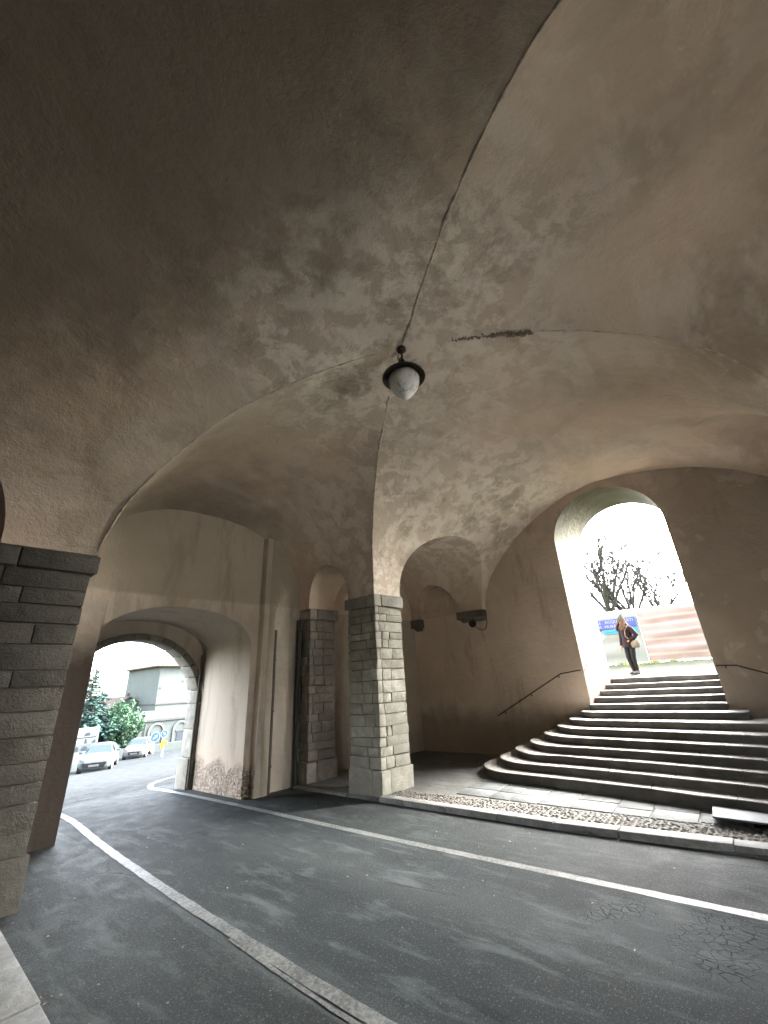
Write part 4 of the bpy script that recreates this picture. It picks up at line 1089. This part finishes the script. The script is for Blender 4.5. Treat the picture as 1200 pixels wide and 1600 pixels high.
# ------------------------------------------------------------------ signs
def disc_sign(name, label, p, r, zc, facecol, arrow, post=True):
    o = thing(name, label, 'road sign', p)
    x, y, z = p
    m = MB(); m.tube([(x, y + .04, z), (x, y + .04, zc + r)], .03, 8); m.build('post', M_STEEL, o)
    Mx = Matrix.Translation((x, y, zc)) @ Matrix.Rotation(pi / 2, 4, 'X')
    m = MB(); m.lathe([(0, .0), (r, .0), (r, -.02), (0, -.02)], 24, Mx); m.build('sign_plate', M_WHITEP, o)
    m = MB(); m.lathe([(0, .004), (r * .92, .004), (r * .92, .001)], 24, Mx); m.build('sign_face', facecol, o)
    m = MB(); A = Mx @ Matrix.Rotation(arrow, 4, 'Z')
    m.add([A @ Vector(q) for q in ((-r * .55, -r * .1, .008), (r * .05, -r * .1, .008), (r * .05, -r * .32, .008), (r * .6, 0, .008), (r * .05, r * .32, .008), (r * .05, r * .1, .008), (-r * .55, r * .1, .008))], [(0, 1, 2, 3, 4, 5, 6)])
    m.build('arrow', M_WHITEP, o)
M_SIGNB = simple('sign_blue', (.008, .026, .11), .35, 0, .05, 3)
M_YEL = simple('sign_yellow', (.17, .09, .008), .4, 0, .05, 3)
disc_sign('road_sign', 'large round blue arrow sign in front of the arched window', (20.35, 46.0, gz(46)), .44, -1.5, M_SIGNB, .7)
disc_sign('road_sign', 'small round blue sign with white arrow nearest the gate jamb', (17.5, 38.0, gz(38)), .28, -.72, M_SIGNB, -.7)
yb_ = thing('marker_sign', 'yellow arrow shaped marker below the small blue sign', 'road sign', (17.9, 37.9, gz(38)))
m = MB(); zq = -1.42; xq = 17.5
m.prism([(-.30, .0), (-.08, .36), (-.05, .17), (.22, .20), (.22, -.12), (-.02, -.10), (-.02, -.42), (-.14, -.42)], lambda a, z, t: (xq + a, t, zq + z), 37.84, 37.87); m.build('sign_plate', M_YEL, yb_)
m = MB(); m.tube([(xq, 37.9, gz(38)), (xq, 37.9, zq + .1)], .03, 8); m.build('post', M_STEEL, yb_)

IB = thing('information_board', 'white upright information board with dark drawings behind the nearest car', 'board', (11.3, 36.0, gz(36)))
bx0, bx1, bz0, bz1, by = 10.55, 12.05, gz(36) + .1, .36, 36.0
m = MB(); m.box(bx0, bx1, by, by + .10, bz0, bz1); m.build('panel', simple('white_panel', (.07, .08, .08), .5, 0, .03, 2), IB, bevel=.01)
M_INK = simple('dark_print', (.013, .017, .02), .5)
m = MB(); F = lambda a, z, t: (a, t, z)
cxp = (bx0 + bx1) / 2 + .05; zp = -.28
m.prism([(cxp - .62, zp), (cxp + .55, zp), (cxp + .66, zp + .16), (cxp + .5, zp + .09), (cxp - .5, zp + .07), (cxp - .68, zp + .18)], F, by - .012, by - .002)
m.prism([(cxp - .22, zp + .12), (cxp + .22, zp + .14), (cxp + .15, zp + .36), (cxp - .10, zp + .34)], F, by - .012, by - .002)
m.build('emblem', M_INK, IB)
zq = -.62; m = MB()
m.prism([(cxp - .68, zq - .45), (cxp + .62, zq - .45), (cxp + .62, zq), (cxp - .68, zq)], F, by - .006, by - .002); pan = m.build('drawing', simple('grey_print', (.033, .040, .043), .5), IB)
m = MB()
for dx, w_ in ((-.5, .13), (-.02, .17), (.42, .13)):
    q = MB(); q.prism(arch_poly(cxp + dx, w_, zq - .42, zq - .25, .12, 2, 8), F, by - .014, by - .008); q.build('ink_arch', M_INK, pan)
m = MB()
m.prism([(cxp + .3, zq + .02), (cxp + .6, zq + .02), (cxp + .55, zq + .28), (cxp + .38, zq + .14)], F, by - .012, by - .002)
m.build('ink_tower', M_INK, pan); m = MB()
m.prism([(cxp - .12, zq + .02), (cxp + .08, zq + .02), (cxp + .02, zq + .30), (cxp - .08, zq + .30)], F, by - .012, by - .002)
m.build('ink_tower', M_INK, pan)

# ------------------------------------------------------------------ cars
def car_paint(name, c):
    m, t, b = nt(name); b.inputs['Base Color'].default_value = (*c, 1); b.inputs['Roughness'].default_value = .45; b.inputs['Coat Weight'].default_value = .03
    v = coords(t); t.links.new(ramp(t, noise_tex(t, v, 3, 3), [(.3, .26), (.7, .38)]), b.inputs['Roughness']); return m
M_CARGLASS = simple('car_glass', (.016, .024, .026), .08, 0, .05, 2); M_BLACKP = simple('black_trim', (.008, .0085, .009), .45)
M_CHROME = simple('chrome', (.6, .6, .6), .2, 1.0, .05, 3); M_LIGHT = simple('headlamp_lens', (.035, .04, .042), .12, 0, .1, 8)
M_PLATE = simple('number_plate', (.06, .063, .065), .5, 0, .04, 3); M_ALLOY = simple('alloy_rim', (.38, .39, .40), .35, .7, .1, 5)
def car(label, loc, rz, paint, tall=1.0, wide=1.0, grille=1.0, group=None):
    """length along local y, nose towards -y"""
    root = thing('parked_car' if False else 'car', label, 'car', loc, rz, group)
    Mw = Matrix.Translation(loc) @ Matrix.Rotation(rz, 4, 'Z')
    H = 1.46 * tall; hw = .88 * wide
    # stations: y, half width at sill, at belt, z bottom, z belt (bonnet/shoulder), z roof, half width roof
    stn = [(-2.05, .52, .50, .30, .58, .58, .40), (-1.96, .74, .72, .22, .70, .70, .58), (-1.75, .84, .83, .20, .80, .82, .66), (-1.2, .88, .87, .20, .90, .94, .68), (-.75, .88, .87, .20, .95, 1.00, .66),
           (-.10, .88, .87, .20, .97, 1.38, .60), (.35, .88, .87, .20, .98, 1.45, .60), (1.0, .88, .87, .20, 1.0, 1.44, .58), (1.55, .87, .86, .22, 1.01, 1.36, .55), (1.93, .82, .80, .28, .98, 1.10, .58), (2.03, .72, .70, .36, .90, .94, .56)]
    body = MB(); rows = []
    for y, a, b_, zb_, zs, zr, wr in stn:
        k = H / 1.46; a *= wide; b_ *= wide; wr *= wide
        half = [(0, zb_), (a * .8, zb_), (a, zb_ + .12), (a * 1.0, zb_ + (zs - zb_) * .55), (b_, zs), (wr + (b_ - wr) * .12, zs + (zr - zs) * .72 if zr > zs + .1 else zs + (zr - zs) * .5), (wr * .86, zr), (0, zr + .015)]
        rows.append([(x, y, z * k) for x, z in half] + [(-x, y, z * k) for x, z in half[-2:0:-1]])
    n = len(rows[0]); vs = [Mw @ Vector(p) for r in rows for p in r]
    fs = [(i * n + j, i * n + (j + 1) % n, (i + 1) * n + (j + 1) % n, (i + 1) * n + j) for i in range(len(rows) - 1) for j in range(n)]
    fs += [tuple(range(n)), tuple((len(rows) - 1) * n + j for j in range(n))]
    mi = []
    body.add(vs, fs)
    o = body.build('body', paint, root)
    md = o.modifiers.new('s', 'SUBSURF'); md.levels = 2; md.render_levels = 2
    bake(o); shade(o, 180)
    k = H / 1.46
    def part(name, mat, fn, parent=root, smooth=40, bevel=0):
        q = MB(); fn(q); q.v = [tuple(Mw @ Vector(p)) for p in q.v]; return q.build(name, mat, parent, smooth, bevel=bevel)
    def quad(q, pts, th=.03):
        P = [Vector(p) for p in pts]; nn = (P[1] - P[0]).cross(P[2] - P[0]).normalized() * th
        m_ = len(P); q.add(P + [p - nn for p in P], [tuple(range(m_)), tuple(range(2 * m_ - 1, m_ - 1, -1))] + [(i, m_ + i, m_ + (i + 1) % m_, (i + 1) % m_) for i in range(m_)])
    ws = hw / .88
    part('windscreen', M_CARGLASS, lambda q: quad(q, [(-.70 * ws, -.88, 1.0 * k), (.70 * ws, -.88, 1.0 * k), (.535 * ws, -.20, 1.40 * k), (-.535 * ws, -.20, 1.40 * k)], .05))
    for sg in (-1, 1):
        part('side_window', M_CARGLASS, lambda q: quad(q, [(sg * .845 * ws, -.55, 1.02 * k), (sg * .845 * ws, 1.30, 1.05 * k), (sg * .60 * ws, 1.15, 1.37 * k), (sg * .60 * ws, .0, 1.38 * k)], .03 * sg))
        part('headlight', M_LIGHT, lambda q: quad(q, [(sg * .50 * ws, -2.03, .64 * k), (sg * .80 * ws, -1.86, .70 * k), (sg * .80 * ws, -1.80, .82 * k), (sg * .52 * ws, -1.96, .74 * k)], .05 * sg))
        mr = part('wing_mirror', paint, lambda q: q.box(sg * .90 * ws - .0 if sg > 0 else sg * .90 * ws - .20, sg * .90 * ws + (.20 if sg > 0 else 0), -.62, -.52, .98 * k, 1.12 * k), bevel=.03)
        for y in (-1.30, 1.28):
            wl = part('wheel', M_RUBBER, lambda q: q.lathe([(.0, .10), (.20, .10), (.31, .09), (.325, .05), (.325, -.05), (.31, -.10), (.0, -.10)], 22, Matrix.Translation((sg * .79 * ws, y, .325)) @ Matrix.Rotation(pi / 2 * sg, 4, 'Y')))
            rim = MB()
            rim.lathe([(.0, .115), (.05, .115), (.06, .108), (.19, .112), (.205, .102)], 18, Mw @ Matrix.Translation((sg * .79 * ws, y, .325)) @ Matrix.Rotation(pi / 2 * sg, 4, 'Y')); rim.build('rim', M_ALLOY, wl, 40)
    gr_ = part('grille', M_BLACKP, lambda q: quad(q, [(-.46 * grille, -2.06, .36 * k), (.46 * grille, -2.06, .36 * k), (.56 * grille, -2.04, .60 * k), (-.56 * grille, -2.04, .60 * k)], .08))
    part('number_plate', M_PLATE, lambda q: q.box(-.26, .26, -2.09, -2.07, .40 * k, .51 * k))
    part('badge', M_CHROME, lambda q: q.lathe([(0, .02), (.055, .015), (.06, 0)], 12, Matrix.Translation((0, -2.065, .645 * k)) @ Matrix.Rotation(pi / 2, 4, 'X')))
    part('bumper_trim', M_BLACKP, lambda q: q.box(-.72 * ws, .72 * ws, -2.0, -1.9, .19 * k, .255 * k), bevel=.02)
    return root
M_PSILV = car_paint('silver_car_paint', (.033, .040, .042)); M_PWHITE = car_paint('white_car_paint', (.05, .051, .050))
car('silver hatchback with large dark grille driving towards the gate, nearest car', (11.5, 33.4, road_z(32.6) - .02), R_(-26), M_PSILV, 1.0, 1.0, 1.15)
car('white hatchback with slim grille driving behind the silver car', (18.0, 43.7, road_z(42.8) - .02), R_(-31), M_PWHITE, 1.02, 1.0, .8)


# ------------------------------------------------------------------ the woman at the head of the stairs
def skin_mesh(chains, name, mat, parent, sub=2):
    """chains: list of (points, radii, root index) grown with a skin modifier, one object"""
    vs = []; es = []; rad = []
    for pts, rs in chains:
        o_ = len(vs); vs += [tuple(p) for p in pts]; rad += rs; es += [(o_ + i, o_ + i + 1) for i in range(len(pts) - 1)]
    return vs, es, rad
def grow_skin(vs, es, rad, name, mat, parent, roots=(0,), sub=2):
    me = bpy.data.meshes.new(name); me.from_pydata(vs, es, []); me.update()
    o = bpy.data.objects.new(name, me); COL.objects.link(o)
    md = o.modifiers.new('skin', 'SKIN'); md.use_smooth_shade = True
    for i, d in enumerate(me.skin_vertices[0].data):
        r = rad[i]; d.radius = (r, r) if isinstance(r, (int, float)) else r
        d.use_root = i in roots
    s_ = o.modifiers.new('sub', 'SUBSURF'); s_.levels = sub; s_.render_levels = sub
    bake(o); o.data.materials.append(mat)
    for p in o.data.polygons: p.use_smooth = True
    o.parent = parent; o.matrix_parent_inverse = Matrix.Identity(4)
    return o
PX, PY = 15.35, 2.66
pers = thing('person', 'woman in grey knitted hat, long hair and dark coat at stair head', 'person', (PX, PY, up_z(PX, PY) + .005), R_(-90 - 38))
# local frame: -y is the way she faces (towards the camera), +x her left
M_SKIN = simple('skin', (.19, .115, .085), .55, 0, .06, 8); M_COAT = simple('dark_coat', (.011, .008, .0105), .85, 0, .3, 14, .3); M_JEANS = simple('black_jeans', (.011, .012, .014), .85, 0, .3, 20)
M_HAIR = simple('light_brown_hair', (.05, .031, .019), .6, 0, .4, 30, .5); M_HAT = simple('grey_green_knit', (.035, .037, .032), .95, 0, .3, 40, .6); M_BOOT = simple('grey_boots', (.05, .05, .055), .7); M_BAG = simple('beige_canvas', (.085, .079, .066), .9, 0, .2, 10, .2)
vs = [(0, 0, .90), (0, .01, 1.08), (0, .01, 1.26), (0, 0, 1.40), (0, -.015, 1.46), (0, -.045, 1.52), (0, -.06, 1.60),       # 0-6 spine, neck, head
      (.09, 0, .84), (.075, -.03, .48), (.055, .00, .09), (.055, -.10, .035),                                              # 7-10 left leg
      (-.09, 0, .84), (-.055, -.09, .49), (-.035, -.03, .09), (-.03, -.14, .035),                                          # 11-14 right leg
      (.17, .01, 1.37), (.29, .07, 1.13), (.17, -.10, .98), (.12, -.15, .95),                                              # 15-18 left arm, hand in pocket
      (-.17, .01, 1.37), (-.235, .00, 1.10), (-.245, -.07, .87), (-.245, -.09, .79)]                                       # 19-22 right arm hanging
es = [(0, 1), (1, 2), (2, 3), (3, 4), (4, 5), (5, 6), (0, 7), (7, 8), (8, 9), (9, 10), (0, 11), (11, 12), (12, 13), (13, 14), (3, 15), (15, 16), (16, 17), (17, 18), (3, 19), (19, 20), (20, 21), (21, 22)]
rad = [(.15, .11), (.12, .09), (.15, .10), (.10, .08), .05, .075, .095, .085, .058, .04, .04, .085, .058, .04, .04, .058, .045, .032, .034, .058, .045, .032, .036]
nf = len(vs)
def finger(base, d, L, r):
    global vs, es, rad
    b = len(vs); p = Vector(base); d = Vector(d).normalized()
    for i in range(4):
        vs.append(tuple(p)); rad.append(r * (1 - .12 * i))
        if i: es.append((b + i - 1, b + i))
        p = p + d * L / 3; d = (d + Vector((0, -.10, -.02))).normalized()
    return b
roots = [0]
for i, (dx, L) in enumerate(((-.0, .070), (.0, .080), (.0, .075), (.0, .060))):
    roots.append(finger((-.245 + .0, -.115 + i * .017, .775 - (.004 if i in (1, 2) else 0)), (0, -.08, -1), L, .0085))
roots.append(finger((-.232, -.118, .805), (.25, -.5, -.8), .055, .0095))
body = grow_skin(vs, es, rad, 'body', M_SKIN, pers, tuple(roots))
# head details in the same mesh: nose and ears
bm = bmesh.new(); bm.from_mesh(body.data)
for c, r_ in (((0, -.152, 1.575), (.013, .02, .024)), ((.088, -.055, 1.575), (.012, .022, .03)), ((-.088, -.055, 1.575), (.012, .022, .03))):
    bmesh.ops.create_icosphere(bm, subdivisions=2, radius=1, matrix=Matrix.Translation(c) @ Matrix.Diagonal((*r_, 1)))
bm.to_mesh(body.data); bm.free()
def shell(name, rings, mat, parent=pers, n=20, caps=True):
    """lofted cloth: rings of (cx, cy, z, rx, ry)"""
    m = MB(); v_ = []
    for j, (cx, cy, z, rx, ry) in enumerate(rings):
        for k in range(n):
            a = 2 * pi * k / n; f = 1 + .05 * noise.noise(Vector((cos(a) * 2, sin(a) * 2, z * 6)))
            v_.append((cx + rx * f * cos(a), cy + ry * f * sin(a), z))
    fs = [(j * n + k, j * n + (k + 1) % n, (j + 1) * n + (k + 1) % n, (j + 1) * n + k) for j in range(len(rings) - 1) for k in range(n)]
    if caps: fs += [tuple(range(n - 1, -1, -1)), tuple((len(rings) - 1) * n + k for k in range(n))]
    m.add(v_, fs); o = m.build(name, mat, None, 60); o.parent = parent; return o
def sleeve(pts, rs, name, mat):
    m = MB(); m.tube(pts, rs, 12); o = m.build(name, mat, None, 60); o.parent = pers; return o
shell('coat', [(0, -.01, .80, .205, .165), (0, 0, .90, .20, .16), (0, .01, 1.08, .175, .145), (0, .01, 1.22, .185, .145), (0, .01, 1.34, .195, .13), (0, .01, 1.40, .15, .10), (0, 0, 1.455, .075, .07)], M_COAT)
sleeve([(.15, .01, 1.37), (.20, .02, 1.33), (.305, .07, 1.13), (.25, -.02, 1.04), (.17, -.11, .985)], [.075, .08, .07, .062, .055], 'coat_sleeve', M_COAT)
sleeve([(-.15, .01, 1.37), (-.20, .01, 1.33), (-.24, .0, 1.10), (-.25, -.065, .86)], [.075, .08, .068, .052], 'coat_sleeve', M_COAT)
for pts in ([(.085, 0, .86), (.09, -.01, .70), (.075, -.03, .48), (.055, .0, .12)], [(-.085, 0, .86), (-.075, -.05, .70), (-.055, -.09, .49), (-.035, -.03, .12)]):
    sleeve(pts, [.10, .088, .068, .054], 'trouser_leg', M_JEANS)
for x, y in ((.055, 0), (-.035, -.03)):
    m = MB(); m.tube([(x, y + .055, .05), (x, y - .02, .055), (x, y - .11, .045), (x, y - .17, .035)], [.04, .052, .046, .028], 12); m.tube([(x, y + .01, .05), (x, y + .01, .17)], [.05, .055], 12); o = m.build('boot', M_BOOT, None, 60); o.parent = pers
shell('knitted_hat', [(0, -.06, 1.595, .106, .118), (0, -.058, 1.64, .112, .120), (0, -.05, 1.69, .095, .10), (0, -.035, 1.74, .065, .07), (0, -.02, 1.785, .04, .042), (0, -.01, 1.82, .018, .02)], M_HAT)
m = MB()
for i in range(64):
    a = R_(20 + 320 * i / 63) - pi / 2 + R_(0)
    a = -pi / 2 + R_(38) + (2 * pi - R_(76)) * i / 63
    x, y = cos(a) * .098, -.055 + sin(a) * .108
    drop = .30 if abs(sin(a)) < .75 or sin(a) < 0 else .24; w_ = random.uniform(.9, 1.15)
    fx = x * 1.25 * w_; fy = y * 1.1 - (.06 if sin(a) < .2 else -.06)
    m.tube([(x, y, 1.63), (x * 1.08, y * 1.05, 1.54), (fx, fy - .02, 1.44), (fx * 1.05, fy - (.05 if sin(a) < .2 else 0), 1.62 - drop * w_)], [.020, .024, .022, .006], 6)
o = m.build('hair', M_HAIR, None, 60, fix=False); o.parent = pers
M_EYE = simple('eye_dark', (.03, .025, .02), .3); 
for sx in (-.034, .034):
    m = MB(); m.lathe([(0, -.008), (.010, -.004), (.010, .004), (0, .008)], 8, Matrix.Translation((sx, -.145, 1.60))); o = m.build('eye', M_EYE, None, 60); o.parent = pers
m = MB(); m.box(-.022, .022, -.150, -.135, 1.528, 1.536); o = m.build('mouth', simple('lips', (.38, .14, .12), .5), None); o.parent = pers
bag = thing('shoulder_bag', 'beige canvas shoulder bag hanging at the woman\'s hip', 'bag', pers.location, pers.rotation_euler.z)
o = shell('bag_body', [(.27, -.02, .76, .13, .05), (.27, -.02, .79, .155, .075), (.27, -.02, .88, .165, .085), (.265, -.01, .96, .15, .07), (.26, 0, .985, .13, .03)], M_BAG, bag)
m = MB(); m.tube([(.16, -.03, .97), (.12, -.17, 1.12), (.13, -.15, 1.28), (.15, -.03, 1.44), (.17, .09, 1.36), (.30, .12, 1.15), (.36, .02, .97)], .013, 8); o = m.build('bag_strap', simple('bag_strap_leather', (.14, .11, .10), .7), None, 60); o.parent = bag

# outdoor surfaces: little gloss, to hold down the sky's reflection
for m_ in bpy.data.materials:
    if m_.name.split('.')[0] in ('pale_render', 'grey_render', 'stone_trim', 'clay_roof_tile', 'dark_window_glass', 'white_banner', 'striped_banner', 'striped_banner_dull', 'blue_print', 'cyan_print', 'white_print',
            'sign_blue', 'sign_yellow', 'white_panel', 'dark_print', 'grey_print', 'cedar_needles', 'cypress_leaves', 'fir_needles', 'tree_bark', 'pale_gravel', 'lawn_grass', 'grass_blade', 'dry_grass_earth', 'dark_coat', 'black_jeans',
            'light_brown_hair', 'grey_green_knit', 'beige_canvas', 'grey_boots', 'skin', 'silver_car_paint', 'white_car_paint', 'car_glass', 'black_trim', 'tyre_rubber', 'number_plate', 'headlamp_lens', 'bag_strap_leather'):
        m_.node_tree.nodes['Principled BSDF'].inputs['Specular IOR Level'].default_value = .06

# ------------------------------------------------------------------ camera
f_, cx, cy, HC = 640.0, 600.0, 800.0, 2.05
def rayv(p): return Vector((p[0] - cx, p[1] - cy, f_))
up = rayv((515, -720)).normalized()
Yv = rayv((-257, 1118)); Yv = (Yv - up * Yv.dot(up)).normalized()
Xv = Yv.cross(up).normalized()
if Xv.x < 0: Xv = -Xv
Rm = Matrix((Xv, Yv, up))                    # world = Rm @ cam (x right, y down, z forward)
cam = bpy.data.cameras.new('camera'); co = bpy.data.objects.new('camera', cam); COL.objects.link(co)
c0 = Rm @ Vector((1, 0, 0)); c1 = Rm @ Vector((0, -1, 0)); c2 = Rm @ Vector((0, 0, -1))
M4 = Matrix.Identity(4)
for i in range(3): M4[i][0], M4[i][1], M4[i][2] = c0[i], c1[i], c2[i]
M4[2][3] = HC
co.matrix_world = M4
cam.sensor_fit = 'HORIZONTAL'; cam.sensor_width = 36; cam.lens = 36 * f_ / 1200; cam.clip_start = .05; cam.clip_end = 1500
SC.camera = co

# ------------------------------------------------------------------ light
SUN_EL, SUN_AZ = R_(35), R_(114)            # azimuth clockwise from +Y
wd = bpy.data.worlds.new('World'); SC.world = wd; wd.use_nodes = True
t = wd.node_tree; bg = t.nodes['Background']
sky = t.nodes.new('ShaderNodeTexSky'); sky.sky_type = 'NISHITA'; sky.sun_disc = False
sky.sun_elevation = SUN_EL; sky.sun_rotation = SUN_AZ; sky.air_density = 1.0; sky.dust_density = 3.0; sky.ozone_density = 1.0
hs = t.nodes.new('ShaderNodeHueSaturation'); hs.inputs['Saturation'].default_value = .35
t.links.new(sky.outputs[0], hs.inputs['Color']); t.links.new(hs.outputs[0], bg.inputs['Color'])
bg.inputs['Strength'].default_value = .13
sl = bpy.data.lights.new('sun', 'SUN'); sl.energy = 1.0; sl.angle = R_(50); sl.color = (1, .96, .90)
so = bpy.data.objects.new('sun', sl); COL.objects.link(so)
dirv = Vector((sin(SUN_AZ) * cos(SUN_EL), cos(SUN_AZ) * cos(SUN_EL), sin(SUN_EL)))
so.rotation_euler = dirv.to_track_quat('Z', 'Y').to_euler(); so.location = dirv * 50

SC.view_settings.view_transform = 'Standard'; SC.view_settings.look = 'None'
SC.view_settings.exposure = 5.6; SC.view_settings.gamma = 1
cy_ = SC.cycles if hasattr(SC, 'cycles') else None
SC.render.engine = 'CYCLES'
SC.cycles.max_bounces = 10; SC.cycles.diffuse_bounces = 8; SC.cycles.glossy_bounces = 4
SC.cycles.use_denoising = True; SC.cycles.sample_clamp_indirect = 8
SC.cycles.caustics_reflective = False; SC.cycles.caustics_refractive = False
